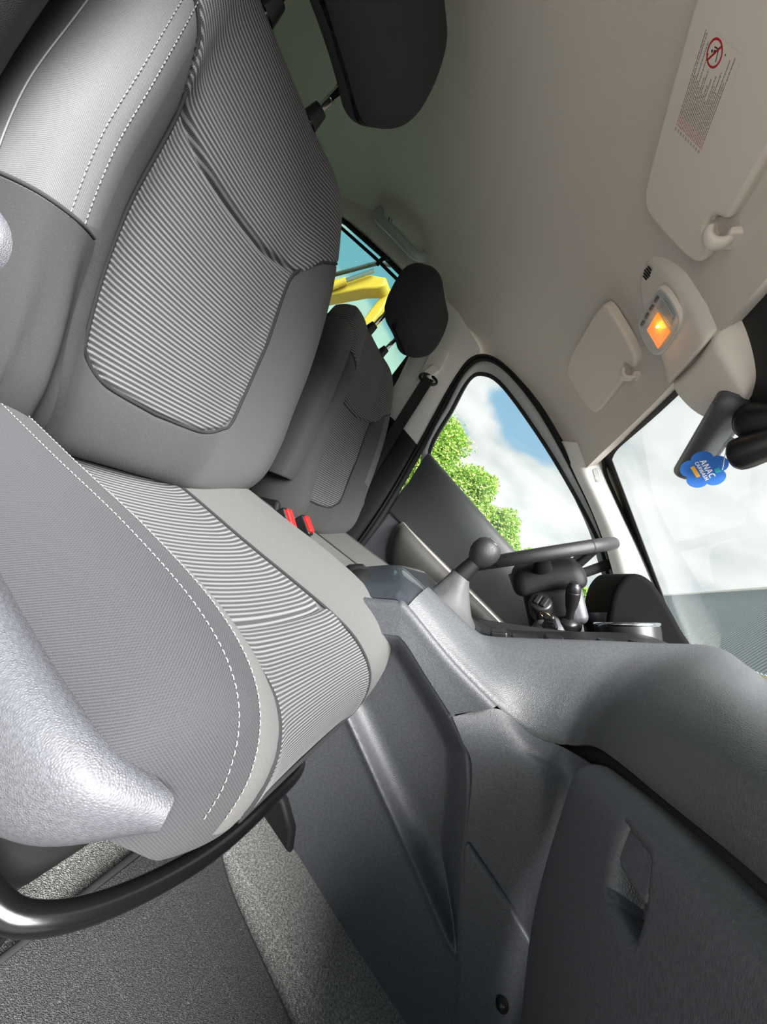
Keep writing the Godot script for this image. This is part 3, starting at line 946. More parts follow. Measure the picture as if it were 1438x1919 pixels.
func seat(called: String, label: String, place: Vector3, side: float, fine: bool) -> Node3D:
	# side: +1 when the outer side of the seat is at +x
	var o := thing(called, label, "car seat", place)
	var nu := 121 if fine else 91
	var nv := 640 if fine else 420
	# cushion
	var p := PackedVector3Array()
	var uv := PackedVector2Array()
	var keep := PackedByteArray()
	for j in nv:
		for i in nu:
			var q := lerpf(-1.0, 1.0, float(i) / (nu - 1))
			var t := float(j) / (nv - 1)
			p.append(cushion_at(q, t, true))
			uv.append(Vector2(p[-1].x / (4.0 * RIB), t * 0.70 / (4.0 * RIB)))
			var x := along(CX, absf(q + 1.0 / (nu - 1)))
			keep.append(1 if in_cushion_insert(x, t) > 0.0 else (0 if absf(q + 1.0 / (nu - 1)) < 0.47 and t < 0.86 else (2 if q * side > 0.0 else (3 if t < 0.86 else 2))))
	var g := Geo.new().grid(p, nu, nv, true, uv)
	var cu := local_part(o, "cushion", masked(g, nu, nv, keep, 0), M.plain_cloth, "plain grey cloth between the cushion seams")
	local_part(cu, "outer_bolster", masked(g, nu, nv, keep, 2), M.seat_cloth, "grey twill cloth over the outer cushion bolster and front")
	local_part(cu, "inner_bolster", masked(g, nu, nv, keep, 3), M.plain_cloth, "plain grey cloth over the inner cushion bolster")
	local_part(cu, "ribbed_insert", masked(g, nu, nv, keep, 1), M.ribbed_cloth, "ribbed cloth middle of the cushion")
	# backrest
	p = PackedVector3Array()
	uv = PackedVector2Array()
	keep = PackedByteArray()
	nu = 131 if fine else 111
	nv = 780 if fine else 520
	for j in nv:
		for i in nu:
			var q := lerpf(-1.0, 1.0, float(i) / (nu - 1))
			var t := float(j) / (nv - 1)
			p.append(back_at(q, t, true))
			var pt: Vector4 = at(BPATH, t)
			uv.append(Vector2(p[-1].x / (4.0 * RIB), pt.x / (4.0 * RIB)))
			var w := along(BX, absf(q + 1.0 / (nu - 1))) * pt.z
			var mid := absf(q + 1.0 / (nu - 1))
			keep.append(1 if in_back_insert(w, pt.x) > 0.0 and t > 0.1 and pt.y > -0.06 else (2 if mid > 0.43 and q * side > 0.0 and pt.x > 0.215 + 0.03 * sin(mid * 5.0) else 0))
	g = Geo.new().grid(p, nu, nv, false, uv)
	var bk := local_part(o, "backrest", masked(g, nu, nv, keep, 0), M.seat_side_cloth, "grey cloth backrest with raised sides")
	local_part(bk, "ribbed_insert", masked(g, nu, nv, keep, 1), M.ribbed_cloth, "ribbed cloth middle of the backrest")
	local_part(bk, "twill_cover", masked(g, nu, nv, keep, 2), M.lit_twill_cloth, "twill cloth over the outer backrest bolster, paled for the light on it")
	# sewn seams round the ribbed cloth
	var line := []
	for sg in [-1.0, 1.0]:
		var half := []
		for k in 60:
			var f := k / 59.0
			var e: Vector2 = at(BACK_INSERT.slice(1, 8), f) if f < 1.0 else BACK_INSERT[7]
			half.append(back_on(maxf(e.x, 0.001) * sg, e.y) + Vector3(0, 0, 0.0015))
		for k in 14:
			var e: Vector2 = BACK_INSERT[7].lerp(Vector2(0.225, 0.544), (k + 1) / 14.0)
			half.append(back_on(e.x * sg, e.y) + Vector3(0, 0, 0.0015))
		if sg < 0.0: half.reverse()
		line.append_array(half)
	local_part(bk, "insert_seam", Geo.new().tube(line, 0.0026, 6), M.seam)
	line = []
	for sg in [-1.0, 1.0]:
		var half := []
		for k in 80:
			var t := lerpf(0.864, 0.05, k / 79.0)
			half.append(cushion_on((0.118 + 0.02 * smoothstep(0.55, 0.85, t)) * sg, t) + Vector3(0, -0.0015, 0))
		if sg < 0.0: half.reverse()
		line.append_array(half)
	local_part(cu, "insert_seam", Geo.new().tube(line, 0.0024, 6), M.seam)
	# hard back shell
	var sh := []
	for s in [0.01, 0.06, 0.2, 0.35, 0.5, 0.6, 0.645]:
		var hw := 0.235 * (0.62 + 0.42 * sin(clampf(s / 0.7, 0.0, 1.0) * PI * 0.85 + 0.2))
		sh.append([back_frame(-hw, s, -0.085), back_frame(-hw * 0.6, s, -0.10), back_frame(0, s, -0.105), back_frame(hw * 0.6, s, -0.10), back_frame(hw, s, -0.085)])
	local_part(bk, "back_shell", Geo.new().shell(surf(sh, 24, 24), 24, 24, 0.01, true), M.black_plastic)
	# headrest
	var tilt := Basis(Vector3.RIGHT, RECLINE - 0.10)
	var hc := back_frame(0, 0.815, 0.095)
	var hr := local_part(o, "headrest", Geo.new().rbox(Vector3(0.275, 0.225, 0.165), 0.058, Transform3D(tilt, hc), 6, "headrest"), M.headrest_cloth, "charcoal cloth headrest")
	for w in [-0.07, 0.07]:
		var po := Geo.new().tube([back_frame(w, 0.62, -0.045), back_frame(w, 0.80, 0.045)], 0.0068, 12)
		for s in [0.73, 0.75]:
			po.tube([back_frame(w, s, -0.005 + (s - 0.70) * 0.5), back_frame(w, s + 0.004, -0.003 + (s - 0.70) * 0.5)], 0.0078, 12)
		local_part(hr, "post", po, M.chrome)
		local_part(hr, "post_collar", Geo.new().tube([back_frame(w, 0.685, -0.014), back_frame(w, 0.71, -0.0)], [0.017, 0.013], 14), M.smooth_black)
	# moulded plastic side cover on the outer side
	var x0 := side
	var va := surf([
		[Vector3(0.245 * x0, 0.335, 0.12), Vector3(0.252 * x0, 0.320, 0.0), Vector3(0.256 * x0, 0.305, -0.14), Vector3(0.256 * x0, 0.299, -0.24), Vector3(0.254 * x0, 0.298, -0.32), Vector3(0.238 * x0, 0.294, -0.366)],
		[Vector3(0.260 * x0, 0.338, 0.12), Vector3(0.267 * x0, 0.324, 0.0), Vector3(0.272 * x0, 0.310, -0.14), Vector3(0.271 * x0, 0.304, -0.24), Vector3(0.266 * x0, 0.302, -0.32), Vector3(0.2405 * x0, 0.293, -0.369)],
		[Vector3(0.272 * x0, 0.328, 0.12), Vector3(0.279 * x0, 0.314, 0.0), Vector3(0.284 * x0, 0.301, -0.14), Vector3(0.283 * x0, 0.295, -0.24), Vector3(0.276 * x0, 0.293, -0.325), Vector3(0.2415 * x0, 0.2905, -0.3705)],
		[Vector3(0.276 * x0, 0.30, 0.12), Vector3(0.283 * x0, 0.285, 0.0), Vector3(0.288 * x0, 0.272, -0.14), Vector3(0.287 * x0, 0.269, -0.24), Vector3(0.278 * x0, 0.272, -0.325), Vector3(0.2412 * x0, 0.288, -0.3702)],
		[Vector3(0.272 * x0, 0.26, 0.12), Vector3(0.279 * x0, 0.245, 0.0), Vector3(0.284 * x0, 0.237, -0.14), Vector3(0.283 * x0, 0.240, -0.24), Vector3(0.274 * x0, 0.256, -0.323), Vector3(0.240 * x0, 0.286, -0.3692)],
		[Vector3(0.258 * x0, 0.22, 0.12), Vector3(0.266 * x0, 0.20, 0.0), Vector3(0.272 * x0, 0.20, -0.14), Vector3(0.272 * x0, 0.215, -0.24), Vector3(0.266 * x0, 0.244, -0.32), Vector3(0.238 * x0, 0.285, -0.367)]], 50, 40)
	local_part(o, "side_cover", Geo.new().shell(va, 50, 40, 0.006, side < 0.0), M.valance_plastic, "grey leather-grained plastic side cover")
	# round recliner cover
	local_part(o, "recliner_cover", Geo.new().lathe([Vector2(0.0, 0.012), Vector2(0.030, 0.011), Vector2(0.039, 0.006), Vector2(0.042, -0.004), Vector2(0.042, -0.02)], Transform3D(Basis(Vector3.BACK, -PI * 0.5 * side), Vector3(0.250 * side, 0.458, 0.098))), M.valance_plastic)
	for sg in [-1.0, 1.0]:
		local_part(o, "hinge_cover", Geo.new().rbox(Vector3(0.035, 0.11, 0.15), 0.014, Transform3D(Basis(Vector3.RIGHT, 0.5), Vector3(0.222 * sg, 0.285, 0.115)), 3), M.black_plastic)
	# frame, runners and slide bar
	local_part(o, "base_frame", Geo.new().rbox(Vector3(0.44, 0.12, 0.42), 0.02, Transform3D(Basis(), Vector3(0, 0.17, -0.10))), M.gap)
	for sx in [-0.19, 0.19]:
		local_part(o, "runner", Geo.new().rbox(Vector3(0.05, 0.05, 0.56), 0.008, Transform3D(Basis(), Vector3(sx, 0.025, -0.03))), M.black_paint)
		for sz in [-0.26, 0.18]:
			local_part(o, "leg", Geo.new().rbox(Vector3(0.035, 0.13, 0.05), 0.006, Transform3D(Basis(), Vector3(sx, 0.10, sz))), M.black_paint)
	var bar := curve([Vector3(-0.075 * side, 0.170, -0.22), Vector3(-0.080 * side, 0.160, -0.31), Vector3(-0.079 * side, 0.156, -0.365), Vector3(-0.062 * side, 0.155, -0.386), Vector3(0.0, 0.155, -0.389), Vector3(0.08 * side, 0.155, -0.387), Vector3(0.135 * side, 0.155, -0.378), Vector3(0.187 * side, 0.155, -0.362), Vector3(0.222 * side, 0.155, -0.342), Vector3(0.238 * side, 0.156, -0.318), Vector3(0.243 * side, 0.160, -0.27), Vector3(0.243 * side, 0.170, -0.18)], 60)
	local_part(o, "slide_bar", Geo.new().tube(bar, 0.0092, 16), M.black_paint, "bent black steel slide bar")
	if fine:
		# twin stitched seams on the outer bolsters
		var th := Geo.new()
		for off in [0.470, 0.535]:
			var l := []
			var nn := []
			for k in 90:
				var t := lerpf(0.02, 0.80, k / 89.0)
				var a := cushion_at(off * side, t, false)
				var b := cushion_at((off + 0.01) * side, t, false) - a
				var c := cushion_at(off * side, t + 0.01, false) - a
				var q := b.cross(c).normalized() * side
				if q.y < 0.0 and t < 0.7: q = -q
				l.append(a + q * 0.0006); nn.append(q)
			merge(th, stitches(l, nn))
		for off in [0.515, 0.565]:
			for sd in [side]:
				var l := []
				var nn := []
				for k in 90:
					var t := lerpf(0.405, 0.80, k / 89.0)
					var a := back_at(off * sd, t, false)
					var q := (back_at((off + 0.01) * sd, t, false) - a).cross(back_at(off * sd, t + 0.01, false) - a).normalized()
					if q.z > 0.0: q = -q
					l.append(a + q * 0.0006); nn.append(q)
				merge(th, stitches(l, nn))
		local_part(o, "stitching", th, M.thread, "pale twin stitching").set_meta("kind", "stuff")
		# piping seam on the outer side of the backrest and the pleated cloth below it
		var pip := []
		for k in 50: pip.append(back_at(0.73 * side, lerpf(0.40, 0.80, k / 49.0), false) + Vector3(0.001 * side, 0, -0.001))
		local_part(o, "side_piping", Geo.new().tube(pip, 0.0007, 6), M.thread)
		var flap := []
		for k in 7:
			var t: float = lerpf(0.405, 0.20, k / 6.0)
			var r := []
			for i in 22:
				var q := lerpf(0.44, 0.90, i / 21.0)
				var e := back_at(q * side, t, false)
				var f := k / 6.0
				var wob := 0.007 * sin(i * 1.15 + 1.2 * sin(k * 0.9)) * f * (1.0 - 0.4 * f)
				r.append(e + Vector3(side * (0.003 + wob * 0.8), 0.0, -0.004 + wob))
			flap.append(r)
		local_part(o, "pleated_cloth", Geo.new().shell(surf(flap, 90, 30), 90, 30, 0.002, side > 0.0), M.shaded_fold_cloth)
		var hem := []
		for i in 40: hem.append(back_at(lerpf(0.44, 0.90, i / 39.0) * side, 0.408, false) + Vector3(0.004 * side, 0, -0.005))
		local_part(o, "cover_hem", Geo.new().tube(hem, 0.0022, 8), M.seam)
	return o

func merge(a: Geo, b: Geo) -> void:
	var k := a.v.size()
	a.v.append_array(b.v); a.n.append_array(b.n); a.t.append_array(b.t)
	for i in b.ix: a.ix.append(i + k)

func seats() -> void:
	seat("passenger_seat", "grey ribbed cloth passenger seat filling the left of the view", Vector3(0.355, 0, 0), 1.0, true)
	var d := seat("driver_seat", "dark ribbed cloth driver's seat behind the steering wheel", Vector3(-0.375, -0.055, 0.06), -1.0, false)
	# folded-up armrest on the inner side of the driver's seat
	var rows := []
	for s in [[0.135, 0.024, 0.028], [0.14, 0.034, 0.045], [0.22, 0.036, 0.058], [0.36, 0.036, 0.060], [0.50, 0.036, 0.058], [0.572, 0.034, 0.045], [0.58, 0.02, 0.02]]:
		var r := []
		for k in 17:
			var a := TAU * k / 16.0
			r.append(back_frame(0.272 + s[1] * signf(cos(a)) * pow(absf(cos(a)), 0.6), s[0], 0.01 + s[2] * signf(sin(a)) * pow(absf(sin(a)), 0.6)))
		rows.append(r)
	local_part(d, "armrest", Geo.new().grid(surf(rows, 17, 40), 17, 40), M.seat_side_cloth, "armrest folded up beside the backrest")
	local_part(d, "armrest_pivot", Geo.new().tube([back_frame(0.22, 0.19, -0.01), back_frame(0.262, 0.19, -0.01)], 0.03, 16), M.black_plastic)

func buckles() -> void:
	for k in 2:
		var o := thing("belt_buckle", ["black belt buckle with red button beside the passenger seat", "black belt buckle with red button beside the driver's seat"][k], "buckle", [Vector3(0.055, 0.20, 0.04), Vector3(-0.105, 0.20, 0.07)][k], "belt buckles between the seats")
		var up := Vector3(0.0, 0.86, -0.5) if k == 0 else Vector3(0.05, 0.9, -0.44)
		var x := frame([Vector3(0.056, 0.305, -0.012), Vector3(-0.106, 0.288, 0.022)][k], up, Vector3.RIGHT)
		part(o, "housing", Geo.new().rbox(Vector3(0.058, 0.075, 0.024), 0.006, x), M.smooth_black)
		part(o, "release_button", Geo.new().rbox(Vector3(0.046, 0.014, 0.02), 0.004, x * Transform3D(Basis(), Vector3(0, 0.037, 0.0))), M.red_plastic, "red release button")
		part(o, "stalk", Geo.new().tube([x * Vector3(0, -0.03, 0), x * Vector3(0, -0.12, 0.0)], 0.016, 10, true, Vector2(0.5, 1.0)), M.black_plastic)

# ---------------------------------------------------------------- dashboard and console
func dashboard() -> void:
	var o := thing("dashboard", "grey grained dashboard with glovebox, facing the passenger seat", "dashboard", Vector3(0.1, 0.0, -0.85))
	# upper pad: from the edge of the centre stack and the top ridge down to the dark seam
	var top := [Vector3(0.115, 0.417, -0.356), Vector3(0.100, 0.412, -0.416), Vector3(0.085, 0.409, -0.457), Vector3(0.070, 0.417, -0.484), Vector3(0.060, 0.463, -0.543), Vector3(0.055, 0.526, -0.619), Vector3(0.050, 0.580, -0.686), Vector3(0.055, 0.628, -0.745), Vector3(0.115, 0.622, -0.762), Vector3(0.20, 0.608, -0.762), Vector3(0.42, 0.60, -0.75), Vector3(0.70, 0.585, -0.72)]
	var bot := [Vector3(0.172, 0.385, -0.353), Vector3(0.170, 0.372, -0.425), Vector3(0.168, 0.366, -0.481), Vector3(0.165, 0.362, -0.542), Vector3(0.160, 0.362, -0.584), Vector3(0.160, 0.372, -0.616), Vector3(0.168, 0.392, -0.643), Vector3(0.219, 0.423, -0.655), Vector3(0.412, 0.458, -0.645), Vector3(0.508, 0.474, -0.635), Vector3(0.61, 0.485, -0.62), Vector3(0.71, 0.49, -0.60)]
	var kk := [0.0, 0.0, 0.0, 0.03, 0.08, 0.15, 0.28, 0.5, 0.85, 1.0, 0.9, 0.5]
	var rows := []
	for f in [[0.0, 0.0, 0.0], [0.06, 0.10, 0.6], [0.2, 0.42, 1.0], [0.4, 0.85, 1.0], [0.58, 1.0, 0.9], [0.74, 0.88, 0.7], [0.88, 0.45, 0.4], [0.965, 0.12, 0.2], [1.0, -0.06, 0.0]]:
		var r := []
		for c in top.size():
			var b: Vector3 = top[c].lerp(bot[c], f[0])
			b += Vector3(0.062, 0.004, 0.052) * kk[c] * f[1]
			b += Vector3(0.007, 0.009, 0.002) * f[2] * (1.0 - kk[c])
			r.append(b)
		rows.append(r)
	part(o, "upper_pad", Geo.new().shell(surf(rows, 120, 50), 120, 50, 0.006), M.dash_plastic, "light catching upper dashboard pad")
	# top surface back to the windscreen
	var tr := [[], [], []]
	for c in 9:
		var x := lerpf(-0.70, 0.70, c / 8.0)
		var zr := -0.755 if x > 0.0 else -0.80
		tr[0].append(Vector3(x, 0.612 if x > 0.0 else 0.585, zr)); tr[1].append(Vector3(x, 0.618, -0.88)); tr[2].append(Vector3(x, 0.60, -1.06))
	part(o, "top_surface", Geo.new().shell(surf(tr, 40, 12), 40, 12, 0.02), M.black_plastic)
	# driver's side face and knee panel
	part(o, "driver_face", Geo.new().rbox(Vector3(0.60, 0.30, 0.12), 0.03, Transform3D(Basis(Vector3.RIGHT, -0.25), Vector3(-0.30, 0.46, -0.82))), M.black_plastic)
	# sloping centre stack between the seats' sides
	var cs := surf([
		[Vector3(-0.165, 0.40, -0.45), Vector3(-0.06, 0.40, -0.45), Vector3(0.066, 0.40, -0.45)],
		[Vector3(-0.165, 0.43, -0.515), Vector3(-0.06, 0.43, -0.515), Vector3(0.06, 0.43, -0.515)],
		[Vector3(-0.165, 0.52, -0.625), Vector3(-0.06, 0.52, -0.625), Vector3(0.052, 0.52, -0.625)],
		[Vector3(-0.165, 0.605, -0.73), Vector3(-0.06, 0.605, -0.73), Vector3(0.05, 0.605, -0.73)],
		[Vector3(-0.165, 0.62, -0.80), Vector3(-0.06, 0.62, -0.80), Vector3(0.05, 0.62, -0.80)]], 12, 30)
	part(o, "centre_stack", Geo.new().shell(cs, 12, 30, 0.02), M.black_plastic)
	part(o, "stack_cheek", Geo.new().shell(surf([[Vector3(-0.165, 0.41, -0.46), Vector3(-0.165, 0.52, -0.625), Vector3(-0.165, 0.61, -0.74)], [Vector3(-0.165, 0.0, -0.5), Vector3(-0.165, 0.1, -0.7), Vector3(-0.165, 0.2, -0.9)]], 12, 8), 12, 8, 0.01), M.black_plastic)
	for b in [[0.02, -0.495, 0.030], [0.015, -0.535, 0.045], [0.0, -0.575, 0.03], [0.02, -0.64, 0.028], [0.01, -0.69, 0.05]]:
		var f: float = (-0.515 - b[1]) / 0.215
		var y: float = lerpf(0.437, 0.612, f) if f > 0.0 else 0.432
		part(o, "stack_button", Geo.new().rbox(Vector3(0.05, 0.012, b[2]), 0.004, Transform3D(Basis(Vector3.RIGHT, 0.68), Vector3(b[0], y, b[1]))), M.smooth_black)
	# lower panel between console and glovebox
	var lp := surf([
		[Vector3(0.19, 0.313, -0.501), Vector3(0.166, 0.358, -0.545), Vector3(0.160, 0.362, -0.603), Vector3(0.170, 0.386, -0.646), Vector3(0.235, 0.412, -0.685)],
		[Vector3(0.191, 0.300, -0.53), Vector3(0.182, 0.338, -0.572), Vector3(0.180, 0.35, -0.615), Vector3(0.182, 0.365, -0.66), Vector3(0.235, 0.388, -0.695)],
		[Vector3(0.19, 0.280, -0.564), Vector3(0.19, 0.308, -0.60), Vector3(0.195, 0.331, -0.633), Vector3(0.193, 0.345, -0.674), Vector3(0.238, 0.362, -0.702)],
		[Vector3(0.19, 0.188, -0.622), Vector3(0.19, 0.215, -0.662), Vector3(0.196, 0.236, -0.695), Vector3(0.212, 0.26, -0.712), Vector3(0.255, 0.28, -0.735)],
		[Vector3(0.19, 0.088, -0.69), Vector3(0.19, 0.122, -0.724), Vector3(0.198, 0.155, -0.746), Vector3(0.228, 0.19, -0.755), Vector3(0.272, 0.21, -0.772)],
		[Vector3(0.19, 0.004, -0.748), Vector3(0.19, 0.029, -0.785), Vector3(0.2, 0.065, -0.805), Vector3(0.24, 0.11, -0.805), Vector3(0.28, 0.13, -0.795)],
		[Vector3(0.19, -0.06, -0.80), Vector3(0.19, -0.05, -0.84), Vector3(0.2, -0.02, -0.86), Vector3(0.25, 0.03, -0.86), Vector3(0.30, 0.05, -0.85)]], 50, 60)
	part(o, "lower_panel", Geo.new().shell(lp, 50, 60, 0.006), M.dark_plastic)
	# separate lower trim with a bright cut edge, and its clip
	var lt := surf([
		[Vector3(0.196, 0.203, -0.618), Vector3(0.197, 0.190, -0.682), Vector3(0.204, 0.178, -0.738), Vector3(0.217, 0.168, -0.768)],
		[Vector3(0.197, 0.198, -0.617), Vector3(0.199, 0.185, -0.681), Vector3(0.207, 0.173, -0.738), Vector3(0.223, 0.162, -0.768)],
		[Vector3(0.197, 0.13, -0.664), Vector3(0.199, 0.12, -0.715), Vector3(0.207, 0.11, -0.765), Vector3(0.226, 0.10, -0.79)],
		[Vector3(0.197, 0.05, -0.72), Vector3(0.199, 0.04, -0.765), Vector3(0.209, 0.03, -0.805), Vector3(0.234, 0.03, -0.825)],
		[Vector3(0.197, -0.05, -0.79), Vector3(0.199, -0.06, -0.83), Vector3(0.209, -0.06, -0.87), Vector3(0.234, -0.06, -0.89)]], 24, 30)
	part(o, "lower_trim", Geo.new().shell(lt, 24, 30, 0.004), M.dark_plastic)
	var clip := frame(Vector3(0.212, 0.103, -0.746), Vector3(0.95, 0.1, 0.3))
	part(o, "trim_clip", Geo.new().lathe([Vector2(0.0, 0.005), Vector2(0.003, 0.0045), Vector2(0.0052, 0.002), Vector2(0.0052, 0.0), Vector2(0.0075, -0.001), Vector2(0.008, -0.004)], clip, 20), M.smooth_black)
	# glovebox: bulged lid with a recessed pull
	var seam := [Vector3(0.19, 0.405, 0), Vector3(0.221, 0.421, 0), Vector3(0.30, 0.440, 0), Vector3(0.412, 0.457, 0), Vector3(0.508, 0.472, 0), Vector3(0.61, 0.483, 0), Vector3(0.71, 0.488, 0)]
	var dys := [0.0, 0.004, 0.014, 0.032, 0.07, 0.12, 0.17, 0.22, 0.29, 0.37, 0.44]
	var zs := [-0.664, -0.650, -0.638, -0.633, -0.643, -0.658, -0.676, -0.70, -0.74, -0.79, -0.83]
	var pull := [Vector2(0.394, 0.419), Vector2(0.437, 0.425), Vector2(0.446, 0.420), Vector2(0.460, 0.397), Vector2(0.462, 0.378), Vector2(0.452, 0.369), Vector2(0.418, 0.366), Vector2(0.405, 0.371), Vector2(0.396, 0.392)]
	var nu := 190
	var nv := 170
	var p := PackedVector3Array()
	for j in nv:
		var fy := float(j) / (nv - 1)
		fy = lerpf(fy, fy * fy, 0.35)
		var dy := along(dys, fy)
		var z0 := along(zs, fy)
		for i in nu:
			var fx := float(i) / (nu - 1)
			var xl := 0.216 + 0.16 * dy
			var x := lerpf(xl, 0.71, fx)
			var sy: float = at(seam, clampf((x - 0.19) / 0.52, 0.0, 1.0)).y
			var y := sy - dy
			var z := z0 - 0.036 * pow(clampf((xl + 0.06 - x) / 0.06, 0.0, 1.0), 2.0) + 0.02 * pow(clampf((x - 0.45) / 0.3, 0.0, 1.0), 2.0)
			if absf(x - 0.43) < 0.06 and absf(y - 0.395) < 0.06:
				var sd := sdist(Vector2(x, y), pull)
				var deep := smoothstep(0.002, -0.010, sd)
				z -= deep * (0.022 + 0.010 * clampf((y - 0.37) / 0.05, 0.0, 1.0))
			p.append(Vector3(x, y, z))
	var gb := part(o, "glovebox_lid", Geo.new().shell(p, nu, nv, 0.004), M.dark_plastic, "dark rounded glovebox lid")
	var flap := []
	for q in [Vector2(0.3955, 0.4165), Vector2(0.437, 0.4225), Vector2(0.4445, 0.4185), Vector2(0.4535, 0.3995), Vector2(0.451, 0.3955), Vector2(0.408, 0.391), Vector2(0.402, 0.393)]:
		flap.append(q)
	part(gb, "pull_handle", Geo.new().plate(flap, Vector3(0, 0.006, -0.7045), Vector3.RIGHT, Vector3(0, 0.985, 0.17), 0.010, 0.002), M.dark_plastic, "smooth flat glovebox pull")
	# dark shadow gap between pad and lower parts is a real slot: back it with black
	var slot := []
	for b in bot: slot.append(b + Vector3(-0.012, -0.006, -0.012))
	part(o, "seam_backing", Geo.new().tube(curve(slot, 60), 0.009, 8), M.gap)

func cluster() -> void:
	var o := thing("instrument_cluster", "dark rounded instrument hood with two round gauges behind the steering wheel", "instruments", Vector3(-0.4, 0.6, -0.75))
	var prof := [Vector2(-0.715, 0.575), Vector2(-0.683, 0.62), Vector2(-0.665, 0.665), Vector2(-0.664, 0.705), Vector2(-0.678, 0.727), Vector2(-0.700, 0.735), Vector2(-0.728, 0.730), Vector2(-0.775, 0.708), Vector2(-0.825, 0.680), Vector2(-0.885, 0.645), Vector2(-0.90, 0.56), Vector2(-0.80, 0.545)]
	var sm := []
	for q in curve(prof, 48, true): sm.append(q)
	part(o, "hood", hood_geo(sm), M.hood_black)
	for k in 2:
		var ax := Vector3(-0.10, 0.75, 0.65).normalized()
		var x := frame([Vector3(-0.245, 0.568, -0.752), Vector3(-0.375, 0.580, -0.74)][k], ax)
		var g := Geo.new().lathe([Vector2(0.060, -0.03), Vector2(0.064, 0.0), Vector2(0.066, 0.04), Vector2(0.066, 0.052)], x, 40)
		g.lathe([Vector2(0.058, 0.05), Vector2(0.055, 0.01), Vector2(0.0, 0.008)], x, 40)
		var ga := part(o, "gauge_barrel", g, M.smooth_black)
		if k == 0:
			part(ga, "chrome_ring", Geo.new().lathe([Vector2(0.066, 0.05), Vector2(0.0685, 0.0535), Vector2(0.067, 0.058), Vector2(0.061, 0.059), Vector2(0.057, 0.055)], x, 48), M.chrome)
		part(ga, "gauge_glass", Geo.new().lathe([Vector2(0.058, 0.045), Vector2(0.0, 0.045)], x, 40), M.clear_glass)

func hood_geo(sm: Array) -> Geo:
	# ex = +z, ey = +y gives a front that looks towards -x; turned so that the bevelled end faces the passenger
	var flat := []
	for q in sm: flat.append(Vector2(-q.x, q.y))
	return Geo.new().plate(flat, Vector3(-0.30, 0, 0), Vector3(0, 0, -1), Vector3.UP, 0.28, 0.012, 4)

